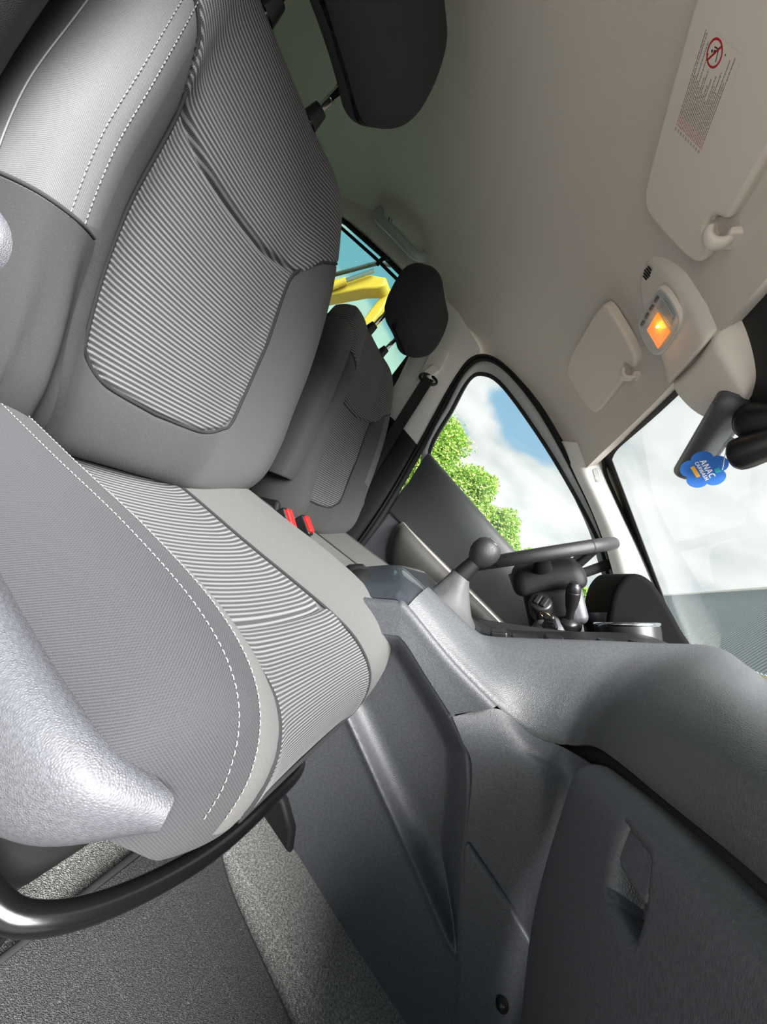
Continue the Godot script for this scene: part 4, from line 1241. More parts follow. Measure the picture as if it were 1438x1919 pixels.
func console() -> void:
	var o := thing("centre_console", "grey centre console with gear lever between the front seats", "console", Vector3(0.0, 0.0, -0.4))
	# side panel with its long sunken field
	var field := [Vector2(-0.20, 0.262), Vector2(-0.268, 0.275), Vector2(-0.334, 0.314), Vector2(-0.376, 0.343), Vector2(-0.392, 0.340), Vector2(-0.501, 0.307), Vector2(-0.543, 0.288), Vector2(-0.566, 0.262), Vector2(-0.586, 0.235), Vector2(-0.617, 0.185), Vector2(-0.682, 0.092), Vector2(-0.672, 0.094), Vector2(-0.582, 0.131), Vector2(-0.493, 0.164), Vector2(-0.398, 0.200), Vector2(-0.301, 0.229), Vector2(-0.20, 0.248)]
	var nu := 150
	var nv := 130
	var p := PackedVector3Array()
	var rim_top := [Vector2(-0.80, 0.02), Vector2(-0.70, 0.10), Vector2(-0.60, 0.235), Vector2(-0.555, 0.295), Vector2(-0.505, 0.318), Vector2(-0.39, 0.352), Vector2(-0.375, 0.352), Vector2(-0.33, 0.325), Vector2(-0.27, 0.282), Vector2(-0.18, 0.262)]
	for j in nv:
		var fy := float(j) / (nv - 1)
		for i in nu:
			var fx := float(i) / (nu - 1)
			var z := lerpf(-0.80, -0.30, fx)
			var yt := 0.0
			for k in rim_top.size() - 1:
				if z >= rim_top[k].x and z <= rim_top[k + 1].x:
					yt = lerpf(rim_top[k].y, rim_top[k + 1].y, (z - rim_top[k].x) / (rim_top[k + 1].x - rim_top[k].x))
			var y := lerpf(yt, -0.07, fy)
			var sd := sdist(Vector2(z, y), field)
			var x := 0.190
			var low := y - (0.2 + 0.375 * (z + 0.398))
			x -= 0.026 * smoothstep(0.003, -0.032 if low > 0.035 else lerpf(-0.009, -0.032, clampf(low / 0.035, 0.0, 1.0)), sd)
			x += 0.003 * bump(sd - 0.004, 0.006)
			x += 0.012 * smoothstep(0.18, -0.06, y) * smoothstep(-0.75, -0.4, z)
			p.append(Vector3(x, y, z))
	part(o, "side_panel", Geo.new().shell(p, nu, nv, 0.004), M.dark_plastic, "dark grained console side with a sunken field")
	# band above the field
	var band := surf([
		[ Vector3(0.184, 0.328, -0.235), Vector3(0.184, 0.330, -0.257), Vector3(0.184, 0.360, -0.306), Vector3(0.184, 0.383, -0.338), Vector3(0.184, 0.387, -0.355), Vector3(0.184, 0.371, -0.454), Vector3(0.184, 0.365, -0.539)],
		[ Vector3(0.189, 0.322, -0.241), Vector3(0.189, 0.326, -0.263), Vector3(0.189, 0.356, -0.310), Vector3(0.189, 0.379, -0.342), Vector3(0.189, 0.383, -0.359), Vector3(0.189, 0.367, -0.452), Vector3(0.189, 0.360, -0.534)],
		[ Vector3(0.190, 0.297, -0.254), Vector3(0.190, 0.309, -0.279), Vector3(0.190, 0.339, -0.320), Vector3(0.190, 0.363, -0.351), Vector3(0.190, 0.368, -0.369), Vector3(0.190, 0.352, -0.447), Vector3(0.190, 0.342, -0.519)],
		[ Vector3(0.192, 0.264, -0.271), Vector3(0.192, 0.287, -0.300), Vector3(0.192, 0.317, -0.333), Vector3(0.192, 0.342, -0.364), Vector3(0.192, 0.348, -0.383), Vector3(0.192, 0.332, -0.441), Vector3(0.192, 0.316, -0.499)]], 60, 20)
	part(o, "upper_band", Geo.new().shell(band, 60, 20, 0.005, false), M.dark_plastic)
	# glossy trim over the rear shoulder
	var gl := surf([
		[Vector3(-0.12, 0.335, -0.20), Vector3(-0.12, 0.385, -0.25), Vector3(-0.12, 0.41, -0.287), Vector3(-0.12, 0.412, -0.33), Vector3(-0.12, 0.41, -0.40)],
		[Vector3(0.04, 0.342, -0.207), Vector3(0.06, 0.384, -0.25), Vector3(0.07, 0.414, -0.286), Vector3(0.085, 0.418, -0.322), Vector3(0.09, 0.416, -0.36)],
		[Vector3(0.095, 0.348, -0.218), Vector3(0.105, 0.383, -0.255), Vector3(0.112, 0.411, -0.291), Vector3(0.12, 0.416, -0.325), Vector3(0.12, 0.414, -0.356)],
		[Vector3(0.145, 0.342, -0.235), Vector3(0.15, 0.374, -0.28), Vector3(0.154, 0.40, -0.313), Vector3(0.156, 0.405, -0.334), Vector3(0.155, 0.403, -0.354)],
		[Vector3(0.170, 0.327, -0.251), Vector3(0.171, 0.359, -0.301), Vector3(0.171, 0.380, -0.330), Vector3(0.171, 0.385, -0.342), Vector3(0.171, 0.387, -0.352)]], 30, 40)
	part(o, "gloss_trim", Geo.new().shell(gl, 30, 40, 0.004), M.gloss_trim, "glossy dark trim over the console shoulder")
	# body under the trim
	part(o, "body", Geo.new().rbox(Vector3(0.29, 0.36, 0.30), 0.03, Transform3D(Basis(), Vector3(0.015, 0.20, -0.38))), M.black_plastic)
	part(o, "top_plate", Geo.new().rbox(Vector3(0.25, 0.02, 0.18), 0.008, Transform3D(Basis(Vector3.RIGHT, -0.02), Vector3(-0.02, 0.396, -0.39))), M.black_plastic)
	# round cap at the rear end
	var cap := frame(Vector3(0.072, 0.35, -0.222), Vector3(0.1, 0.75, 0.62))
	part(o, "round_cap", Geo.new().lathe([Vector2(0.0, 0.016), Vector2(0.014, 0.0155), Vector2(0.019, 0.012), Vector2(0.021, 0.006), Vector2(0.021, 0.006), Vector2(0.0235, 0.005), Vector2(0.024, -0.006)], cap, 28), M.smooth_black)
	# gear lever
	var rows := []
	for e in [[0.0, 0.058, 0.062, 0.398, -0.405, 0.5], [0.12, 0.056, 0.058, 0.406, -0.404, 0.5], [0.35, 0.040, 0.044, 0.422, -0.396, 0.7], [0.6, 0.028, 0.032, 0.443, -0.386, 0.9], [0.85, 0.0205, 0.023, 0.463, -0.379, 1.0], [1.0, 0.0185, 0.0205, 0.471, -0.376, 1.0]]:
		var r := []
		for k in 33:
			var a := TAU * k / 32.0
			var fold: float = 1.0 + 0.06 * sin(a * 5.0 + e[0] * 4.0) * (1.0 - e[0]) * e[0] * 3.0
			r.append(Vector3(0.004 + e[1] * fold * signf(cos(a)) * pow(absf(cos(a)), e[5]), e[3] + 0.0, e[4] + e[2] * fold * signf(sin(a)) * pow(absf(sin(a)), e[5])))
		rows.append(r)
	part(o, "gear_boot", Geo.new().grid(surf(rows, 65, 30), 65, 30, true), M.boot_leather, "soft grey leather gear boot")
	part(o, "boot_ring", Geo.new().rbox(Vector3(0.14, 0.014, 0.15), 0.006, Transform3D(Basis(), Vector3(0.004, 0.401, -0.405))), M.gloss_trim)
	var lean_ := Vector3(0.02, 0.96, -0.10).normalized()
	var lx := frame(Vector3(0.004, 0.466, -0.377), lean_)
	var lv := part(o, "gear_lever", Geo.new().lathe([Vector2(0.0185, -0.004), Vector2(0.0178, 0.012), Vector2(0.0150, 0.04), Vector2(0.0140, 0.05)], lx, 24), M.smooth_black)
	var kg := Geo.new().lathe([Vector2(0.0145, 0.040), Vector2(0.020, 0.046), Vector2(0.0265, 0.058), Vector2(0.0285, 0.070), Vector2(0.0268, 0.083), Vector2(0.021, 0.092), Vector2(0.015, 0.0955)], lx, 32)
	part(lv, "knob", kg, M.leather)
	part(lv, "knob_cap", Geo.new().lathe([Vector2(0.0165, 0.0945), Vector2(0.0155, 0.097), Vector2(0.0, 0.099)], lx, 28), M.gloss_trim)
	# seat-rail bracket cover at the foot of the console
	var br := [Vector2(0.30, -0.03), Vector2(0.345, 0.052), Vector2(0.395, 0.046), Vector2(0.43, 0.028), Vector2(0.462, -0.018), Vector2(0.46, -0.04)]
	part(o, "foot_cover", Geo.new().plate(br, Vector3(0.212, 0, 0), Vector3(0, 0, -1), Vector3.UP, 0.03, 0.006, 3), M.black_plastic)
	# tunnel cover between the seats
	var tn := surf([
		[Vector3(-0.15, 0.16, 0.30), Vector3(-0.10, 0.235, 0.30), Vector3(0.0, 0.25, 0.30), Vector3(0.08, 0.22, 0.30), Vector3(0.10, 0.10, 0.30)],
		[Vector3(-0.15, 0.14, 0.05), Vector3(-0.10, 0.215, 0.05), Vector3(0.0, 0.23, 0.05), Vector3(0.08, 0.20, 0.05), Vector3(0.10, 0.10, 0.05)],
		[Vector3(-0.15, 0.14, -0.12), Vector3(-0.10, 0.23, -0.12), Vector3(0.0, 0.25, -0.12), Vector3(0.09, 0.22, -0.12), Vector3(0.11, 0.10, -0.12)],
		[Vector3(-0.15, 0.16, -0.24), Vector3(-0.10, 0.27, -0.24), Vector3(0.0, 0.29, -0.24), Vector3(0.10, 0.26, -0.24), Vector3(0.13, 0.12, -0.24)]], 24, 40)
	part(o, "tunnel_cover", Geo.new().shell(tn, 24, 40, 0.008, true), M.carpet)
	# handbrake-side storage: ribbed rubber inlay with raised plastic rails
	for rl in [[Vector3(0.02, 0.275, 0.10), Vector3(0.0, 0.285, 0.0), Vector3(-0.03, 0.282, -0.09), Vector3(-0.02, 0.292, -0.16)]]:
		part(o, "tray_rail", Geo.new().tube(curve(rl, 20), 0.008, 8), M.gloss_trim)
	for k in 9:
		var z := 0.07 - k * 0.018
		part(o, "tray_slat", Geo.new().rbox(Vector3(0.07, 0.006, 0.007), 0.002, Transform3D(Basis(), Vector3(0.01 - 0.002 * k, 0.262 + 0.001 * k, z))), M.smooth_black)
	part(o, "rear_tray", Geo.new().rbox(Vector3(0.12, 0.07, 0.20), 0.02, Transform3D(Basis(Vector3.RIGHT, 0.1), Vector3(0.0, 0.265, 0.165))), M.dark_plastic)

func steering() -> void:
	var o := thing("steering_wheel", "black leather steering wheel seen from its side", "steering wheel", Vector3(-0.37, 0.632, -0.48))
	var nrm := Vector3(0.03, 0.665, 0.746).normalized()
	var x := frame(Vector3(-0.37, 0.627, -0.478), nrm, Vector3.FORWARD)
	var rim := []
	for k in 73:
		var a := TAU * k / 72.0
		rim.append(x * (Vector3(cos(a) * 0.188, 0, sin(a) * 0.188)))
	var rm := part(o, "rim", Geo.new().tube(rim, 0.0165, 16, false, Vector2(1.0, 0.92), nrm), M.leather)
	for a in [0.62, 2.52, 3.7, 5.72]:
		var c := []
		for k in 3: c.append(x * Vector3(cos(a + k * 0.006) * 0.188, 0, sin(a + k * 0.006) * 0.188))
		part(rm, "rim_seam", Geo.new().tube(c, 0.0169, 16, false, Vector2(1.0, 0.92), nrm), M.gap)
	part(o, "airbag_hub", Geo.new().rbox(Vector3(0.21, 0.075, 0.18), 0.034, x * Transform3D(Basis(), Vector3(0, -0.040, 0.01)), 4, "hub"), M.black_plastic)
	part(o, "hub_back", Geo.new().lathe([Vector2(0.0, -0.10), Vector2(0.06, -0.098), Vector2(0.082, -0.07), Vector2(0.085, -0.04)], x, 28), M.dark_plastic)
	for a in [0.0, PI, PI * 0.5 + 0.35, PI * 0.5 - 0.35]:
		var pts := []
		for k in 8:
			var r := lerpf(0.06, 0.182, k / 7.0)
			pts.append(x * Vector3(cos(a) * r, -0.05 + 0.05 * smoothstep(0.06, 0.18, r), -sin(a) * -1.0 * r))
		part(o, "spoke", Geo.new().tube(pts, [0.026, 0.025, 0.024, 0.022, 0.020, 0.018, 0.017, 0.016], 12, true, Vector2(0.55, 1.0), nrm), M.black_plastic)
	# column with stalks
	var c := thing("steering_column", "dark steering column shroud with stalk and ignition lock", "steering column", Vector3(-0.35, 0.53, -0.6))
	var cx := frame(Vector3(-0.352, 0.532, -0.590), nrm, Vector3.FORWARD)
	part(c, "shroud", Geo.new().rbox(Vector3(0.125, 0.13, 0.125), 0.028, cx, 4), M.black_plastic)
	part(c, "upper_shroud", Geo.new().rbox(Vector3(0.115, 0.10, 0.05), 0.02, cx * Transform3D(Basis(), Vector3(0, 0.01, 0.055)), 4), M.dark_plastic)
	# right stalk, pointing up towards the passenger
	var sa := Vector3(-0.275, 0.532, -0.628)
	var sb := Vector3(-0.235, 0.612, -0.578)
	part(c, "stalk_collar", Geo.new().lathe([Vector2(0.0, 0.014), Vector2(0.012, 0.012), Vector2(0.021, 0.006), Vector2(0.024, 0.0), Vector2(0.025, -0.02)], frame(sa, sb - sa), 24), M.smooth_black)
	var sl := frame(sa, sb - sa)
	part(c, "stalk", Geo.new().lathe([Vector2(0.0095, 0.0), Vector2(0.0095, 0.03), Vector2(0.0135, 0.045), Vector2(0.0168, 0.07), Vector2(0.0168, 0.082), Vector2(0.0168, 0.082), Vector2(0.0158, 0.0835), Vector2(0.0165, 0.085), Vector2(0.0155, 0.096), Vector2(0.011, 0.102), Vector2(0.011, 0.102), Vector2(0.0105, 0.105), Vector2(0.006, 0.107), Vector2(0.0, 0.1075)], sl, 24), M.smooth_black)
	# round switch pod behind the wheel
	var px := frame(Vector3(-0.27, 0.522, -0.555), Vector3(0.75, 0.45, 0.45))
	var pod := part(c, "switch_pod", Geo.new().lathe([Vector2(0.026, -0.03), Vector2(0.028, 0.0), Vector2(0.0275, 0.014), Vector2(0.023, 0.021), Vector2(0.0, 0.023)], px, 28), M.smooth_black)
	part(pod, "rocker", Geo.new().rbox(Vector3(0.03, 0.01, 0.014), 0.004, px * Transform3D(Basis(), Vector3(0, 0.022, 0.006))), M.black_plastic)
	part(pod, "rocker", Geo.new().rbox(Vector3(0.03, 0.01, 0.014), 0.004, px * Transform3D(Basis(), Vector3(0, 0.022, -0.010))), M.black_plastic)
	# ignition lock
	var ig := frame(Vector3(-0.275, 0.488, -0.606), Vector3(0.82, 0.42, 0.38))
	part(c, "ignition_pod", Geo.new().lathe([Vector2(0.044, -0.04), Vector2(0.042, -0.01), Vector2(0.036, 0.012), Vector2(0.028, 0.02), Vector2(0.018, 0.021)], ig, 28), M.dark_plastic)
	var ky := thing("car_key", "black remote car key in the ignition with a ring on it", "key", Vector3(-0.25, 0.49, -0.6))
	var kx := ig * Transform3D(Basis(Vector3.UP, 2.0), Vector3(0, 0.042, 0))
	part(ky, "fob", Geo.new().rbox(Vector3(0.026, 0.050, 0.014), 0.006, kx * Transform3D(Basis(Vector3.BACK, 0.2), Vector3(0, 0.0, 0)), 4), M.smooth_black)
	for b in 2:
		part(ky, "fob_button", Geo.new().rbox(Vector3(0.014, 0.011, 0.003), 0.001, kx * Transform3D(Basis(), Vector3(0.001, -0.006 + 0.015 * b, 0.0072))), M.black_plastic)
	part(ky, "blade_collar", Geo.new().rbox(Vector3(0.016, 0.02, 0.008), 0.002, kx * Transform3D(Basis(), Vector3(0, -0.028, 0))), M.steel)
	var rg := []
	for k in 25:
		var a := TAU * k / 24.0
		rg.append(kx * (Vector3(-0.012, 0.028, 0.0) + Vector3(cos(a) * 0.0115, sin(a) * 0.0115, cos(a) * 0.004)))
	part(ky, "key_ring", Geo.new().tube(rg, 0.0011, 8, false), M.brass)

# ---------------------------------------------------------------- roof fittings
const VY := Vector3(0, 0.42, 0.9075)
const VO := Vector3(0, 1.093, -0.372)
func visor_print() -> ImageTexture:
	# the air-bag warning: rows of small dark type with red first words, round signs, and a red ring sign
	var im := Image.create(768, 512, false, Image.FORMAT_RGB8)
	im.fill(M.visor_vinyl.albedo_color)
	var rng := RandomNumberGenerator.new()
	rng.seed = 4
	var ends := [748, 735, 470, 700, 450, 640, 420, 500, 560, 400, 470, 520, 380, 560, 500, 600, 480, 700, 560, 735]
	for k in 20:
		var y := 40 + k * 21
		var x := 60
		while x < ends[k]:
			var l := rng.randi_range(6, 26)
			var c := Color(0.62, 0.20, 0.20) if x < 130 else Color(0.20, 0.19, 0.20)
			for i in range(x, mini(x + l, ends[k]), 5):
				im.fill_rect(Rect2i(i, y + (rng.randi() % 3), 4, 9), c)
			x += l + 6
		if k % 2 == 0:
			for a in 24:
				var q := Vector2(30, y + 10) + Vector2.from_angle(TAU * a / 24.0) * 11.0
				im.fill_rect(Rect2i(int(q.x), int(q.y), 3, 3), Color(0.25, 0.24, 0.24))
			im.fill_rect(Rect2i(26, y + 6, 8, 3), Color(0.25, 0.24, 0.24)); im.fill_rect(Rect2i(26, y + 12, 8, 3), Color(0.25, 0.24, 0.24))
	# ring sign
	var o := Vector2(668, 215)
	for y in range(110, 320):
		for x in range(566, 768):
			var d := Vector2(x, y) - o
			var r := d.length()
			var bar := absf(d.x * 0.62 - d.y * 0.78)
			if (r < 92 and r > 76) or (r < 80 and bar < 8.0):
				im.set_pixel(x, y, Color(0.72, 0.08, 0.16))
			else:
				var seat_ := absf(d.y - 36.0 + d.x * 0.2) < 5.0 and d.x > -40 and d.x < 30
				var seat2 := absf(d.x - 34.0 - d.y * 0.1) < 5.0 and d.y > -24 and d.y < 38
				var body_ := Vector2(d.x - 6, d.y + 2).length() < 15.0 or Vector2(d.x, d.y + 34).length() < 11.0
				if seat_ or seat2 or body_: im.set_pixel(x, y, Color(0.2, 0.19, 0.2))
	im.fill_rect(Rect2i(700, 330, 12, 10), Color(0.12, 0.12, 0.12))
	return ImageTexture.create_from_image(im)

func visors() -> void:
	var outs := [
		[Vector2(0.62, 0.0), Vector2(0.45, 0.004), Vector2(0.321, 0.004), Vector2(0.236, 0.0), Vector2(0.219, 0.003), Vector2(0.212, 0.018), Vector2(0.203, 0.025), Vector2(0.190, 0.025), Vector2(0.181, 0.016), Vector2(0.176, 0.003), Vector2(0.165, -0.004), Vector2(0.147, -0.002), Vector2(0.136, 0.010), Vector2(0.130, 0.04), Vector2(0.1285, 0.10), Vector2(0.132, 0.132), Vector2(0.146, 0.150), Vector2(0.180, 0.160), Vector2(0.36, 0.186), Vector2(0.50, 0.196), Vector2(0.62, 0.19), Vector2(0.64, 0.10)],
		[Vector2(-0.119, 0.140), Vector2(-0.120, 0.10), Vector2(-0.132, 0.04), Vector2(-0.146, 0.010), Vector2(-0.158, -0.002), Vector2(-0.174, -0.005), Vector2(-0.184, 0.002), Vector2(-0.188, 0.015), Vector2(-0.197, 0.024), Vector2(-0.210, 0.024), Vector2(-0.219, 0.017), Vector2(-0.225, 0.003), Vector2(-0.242, 0.0), Vector2(-0.32, 0.004), Vector2(-0.42, 0.008), Vector2(-0.486, 0.018), Vector2(-0.497, 0.028), Vector2(-0.510, 0.024), Vector2(-0.545, 0.038), Vector2(-0.574, 0.075), Vector2(-0.568, 0.120), Vector2(-0.52, 0.168), Vector2(-0.44, 0.192), Vector2(-0.30, 0.180), Vector2(-0.15, 0.158)]]
	for k in 2:
		var o := thing("sun_visor", ["beige passenger sun visor printed with an air bag warning", "small plain beige sun visor above the driver's seat"][k], "sun visor", [Vector3(0.38, 1.13, -0.3), Vector3(-0.34, 1.13, -0.3)][k])
		var sm := []
		for q in curve(outs[k], 90, true): sm.append(q)
		part(o, "visor_pad", Geo.new().plate(sm, VO, Vector3.RIGHT, VY, 0.02, 0.007, 4), M.visor_vinyl)
		var cx: float = [0.197, -0.204][k]
		var hook := curve([VO + Vector3(cx, 0.018, -0.02), VO + Vector3(cx, -0.004, -0.016), VO + Vector3(cx, -0.013, -0.004), VO + Vector3(cx, -0.009, 0.008), VO + Vector3(cx, 0.002, 0.014)], 16)
		part(o, "hook", Geo.new().tube(hook, 0.0065, 12, true, Vector2(1.0, 1.6), Vector3(0, 0, 1)), M.console_plastic)
		part(o, "hook_foot", Geo.new().rbox(Vector3(0.034, 0.012, 0.026), 0.005, Transform3D(Basis(Vector3.RIGHT, 0.5), VO + Vector3(cx, 0.004, -0.022))), M.console_plastic)
		var rod := Geo.new().tube([VO + Vector3(cx, 0.012, 0.0) + VY * 0.022, VO + Vector3([0.60, -0.50][k], 0.012, 0.0) + VY * 0.022], 0.004, 10)
		part(o, "rod", rod, M.console_plastic)
	var lab := MeshInstance3D.new()
	lab.name = "warning_print"
	# printed field on the passenger visor: reads along the visor, its foot towards the windscreen
	var nrm := Vector3.RIGHT.cross(VY).normalized()
	var o2: Vector3 = VO + nrm * 0.0004
	var g := Geo.new()
	var pts := PackedVector3Array()
	var uv := PackedVector2Array()
	for j in 2:
		for i in 2:
			var x := lerpf(0.253, 0.358, i)
			var r := lerpf(0.079, 0.147, j) + 0.013 * i
			pts.append(o2 + Vector3.RIGHT * x + VY * r)
			uv.append(Vector2(i, 1 - j))
	g.grid(pts, 2, 2, false, uv)
	lab.mesh = g.mesh()
	var lm := mat("warning_print", Color.WHITE, 0.7)
	lm.albedo_texture = visor_print()
	lab.material_override = lm
	var pv: Node3D = get_node("sun_visor")
	lab.position = -pv.position
	pv.add_child(lab)
	lab.set_meta("label", "printed multilingual air bag warning with red ring sign")

func overhead() -> void:
	var o := thing("overhead_console", "beige roof console with a lit amber reading lamp", "roof console", Vector3(0.01, 1.12, -0.38))
	var rows := []
	for e in [[-0.284, 0.03, 0.0], [-0.294, 0.044, 0.007], [-0.315, 0.062, 0.013], [-0.345, 0.076, 0.018], [-0.39, 0.085, 0.022], [-0.43, 0.090, 0.026], [-0.452, 0.091, 0.030], [-0.458, 0.088, 0.022]]:
		var r := []
		for k in 11:
			var f := lerpf(-1.0, 1.0, k / 10.0)
			var y: float = roof_y(e[0], 0.0) + 0.012 - (e[2] + 0.012) * (1.0 - pow(absf(f), 6.0))
			r.append(Vector3(0.014 - 0.006 * (e[0] + 0.30) / -0.15 + e[1] * f, y, e[0]))
		rows.append(r)
	part(o, "housing", Geo.new().shell(surf(rows, 50, 50), 50, 50, 0.003, true), M.console_plastic)
	# rounded sensor and mirror-foot cover ahead of it
	var ch := []
	for e in [[-0.452, 0.096, 1.070, 0.042], [-0.462, 0.100, 1.064, 0.056], [-0.49, 0.098, 1.048, 0.056], [-0.52, 0.088, 1.030, 0.050], [-0.545, 0.072, 1.014, 0.038], [-0.56, 0.048, 1.002, 0.018]]:
		var r := []
		for k in 11:
			var f := lerpf(-1.0, 1.0, k / 10.0)
			r.append(Vector3(0.012 + e[1] * f, e[2] + 0.012 - e[3] * sqrt(maxf(0.0, 1.0 - pow(absf(f), 4.0))), e[0] - 0.01 * (1.0 - f * f)))
		ch.append(r)
	part(o, "mirror_foot_cover", Geo.new().shell(surf(ch, 40, 30), 40, 30, 0.003, true), M.console_plastic)
	# lamp: frame, clear lens, switch row and amber diffuser over the bulb
	var c := Vector3(-0.002, 0.0, -0.372)
	c.y = roof_y(c.z, 0.0) - 0.0275
	var ey := Vector3(0, 0.515, 0.857)
	var nn := Vector3.RIGHT.cross(ey).normalized()
	var of := []
	for q in curve([Vector2(-0.056, -0.012), Vector2(-0.040, -0.034), Vector2(0.0, -0.038), Vector2(0.042, -0.032), Vector2(0.054, -0.004), Vector2(0.050, 0.030), Vector2(0.030, 0.036), Vector2(-0.030, 0.036), Vector2(-0.050, 0.026)], 48, true): of.append(q * 1.22)
	var lp := part(o, "lamp_frame", Geo.new().plate(of, c + nn * 0.003, Vector3.RIGHT, ey, 0.008, 0.002, 2), M.console_plastic)
	var inn := []
	for q in of: inn.append(q * 0.92)
	part(lp, "lamp_well", Geo.new().plate(inn, c + nn * 0.0034, Vector3.RIGHT, ey, 0.002), M.frame_paint)
	for k in 4:
		part(lp, "switch", Geo.new().rbox(Vector3(0.014, 0.006, 0.004), 0.0015, Transform3D(Basis(Vector3.RIGHT, ey, nn), c + nn * 0.0045 + Vector3.RIGHT * (-0.036 + k * 0.024) + ey * 0.031)), M.dark_plastic)
	var dif := []
	for q in rrect(0.056, 0.047, 0.002, 2): dif.append(q + Vector2(-0.007, -0.010))
	var am := mat("amber_diffuser", Color(0.95, 0.60, 0.22), 0.25)
	am.emission_enabled = true; am.emission = Color(1.0, 0.52, 0.13); am.emission_energy_multiplier = 0.55
	part(lp, "amber_lamp_diffuser", Geo.new().plate(dif, c + nn * 0.0052, Vector3.RIGHT, ey, 0.003), am, "glowing amber lamp diffuser")
	for k in 7:
		part(lp, "lens_rib", Geo.new().tube([c + nn * 0.0055 + Vector3.RIGHT * (0.026 + k * 0.0042) + ey * 0.020, c + nn * 0.0055 + Vector3.RIGHT * (0.026 + k * 0.0042) + ey * (-0.026 + k * 0.001)], 0.0007, 5), M.frame_paint)
	var bulb := c + nn * 0.0075 + Vector3.RIGHT * 0.004 + ey * -0.006
	var bm := mat("bulb_glow", Color(1, 0.85, 0.5), 0.3)
	bm.emission_enabled = true; bm.emission = Color(1.0, 0.80, 0.40); bm.emission_energy_multiplier = 5.0
	part(lp, "lamp_bulb", Geo.new().rbox(Vector3(0.0075, 0.006, 0.006), 0.0029, Transform3D(Basis(Vector3.RIGHT, ey, nn), bulb), 4), bm)
	var li := OmniLight3D.new()
	li.name = "reading_lamp"
	li.light_color = Color(1.0, 0.66, 0.30)
	li.light_energy = 0.0012
	li.light_size = 0.004
	li.omni_range = 6.0
	li.omni_attenuation = 2.0
	li.shadow_enabled = true
	add_child(li)
	li.position = bulb + nn * 0.006
	# microphone slots
	var mc := Vector3(0.026, 0.0, -0.298)
	mc.y = roof_y(mc.z, 0.0) - 0.0115
	for k in 5:
		part(o, "microphone_slot", Geo.new().rbox(Vector3(0.0028, 0.018 - absf(k - 2.0) * 0.003, 0.002), 0.0009, Transform3D(Basis(Vector3.RIGHT, Vector3(0, 0.42, 0.9), Vector3(0, -0.9, 0.42)), mc + Vector3(-0.012 + k * 0.006, 0.0, 0))), M.gap)

func mirror() -> void:
	var o := thing("rear_view_mirror", "black inside mirror hung behind the windscreen top", "mirror", Vector3(-0.05, 0.97, -0.57))
	var a := Vector3(0.058, 1.005, -0.545)
	var b := Vector3(-0.165, 0.945, -0.602)
	var ax := (a - b).normalized()
	var nrm := Vector3(-0.25, -0.15, 0.96)
	nrm = (nrm - ax * nrm.dot(ax)).normalized()
	var up := nrm.cross(ax).normalized()
	var x := Transform3D(Basis(ax, up, nrm), (a + b) * 0.5)
	part(o, "housing", Geo.new().rbox(Vector3(0.235, 0.084, 0.056), 0.02, x, 5, "mirror"), M.mirror_shell)
	part(o, "mirror_glass", Geo.new().rbox(Vector3(0.212, 0.056, 0.004), 0.0018, x * Transform3D(Basis(), Vector3(0, 0, 0.0225))), M.mirror_glass)
	part(o, "dip_lever", Geo.new().rbox(Vector3(0.028, 0.02, 0.012), 0.004, x * Transform3D(Basis(), Vector3(0.112, 0.012, -0.006))), M.smooth_black)
	var st := curve([Vector3(0.035, 1.05, -0.50), Vector3(0.04, 1.030, -0.54), Vector3(0.055, 1.010, -0.60), Vector3(0.075, 0.985, -0.66)], 14)
	part(o, "stalk", Geo.new().tube(st, 0.016, 14, true, Vector2(1.0, 0.7)), M.smooth_black)
	part(o, "ball_housing", Geo.new().tube(curve([Vector3(0.030, 0.968, -0.578), Vector3(0.042, 0.970, -0.586), Vector3(0.075, 0.980, -0.615), Vector3(0.115, 0.992, -0.655)], 12), [0.002, 0.016, 0.024, 0.029, 0.031, 0.032, 0.032, 0.032, 0.031, 0.03, 0.028, 0.026], 20), M.smooth_black)
	part(o, "ball_cap", Geo.new().tube(curve([Vector3(0.034, 0.912, -0.602), Vector3(0.042, 0.916, -0.606), Vector3(0.07, 0.935, -0.62), Vector3(0.10, 0.965, -0.64)], 12), [0.003, 0.017, 0.023, 0.026, 0.027, 0.027, 0.026, 0.025, 0.024, 0.024, 0.024, 0.024], 20), M.smooth_black)
	part(o, "wire_clip", Geo.new().rbox(Vector3(0.01, 0.018, 0.018), 0.003, Transform3D(Basis(Vector3.FORWARD, 0.5), Vector3(0.022, 0.936, -0.592))), M.frame_paint)

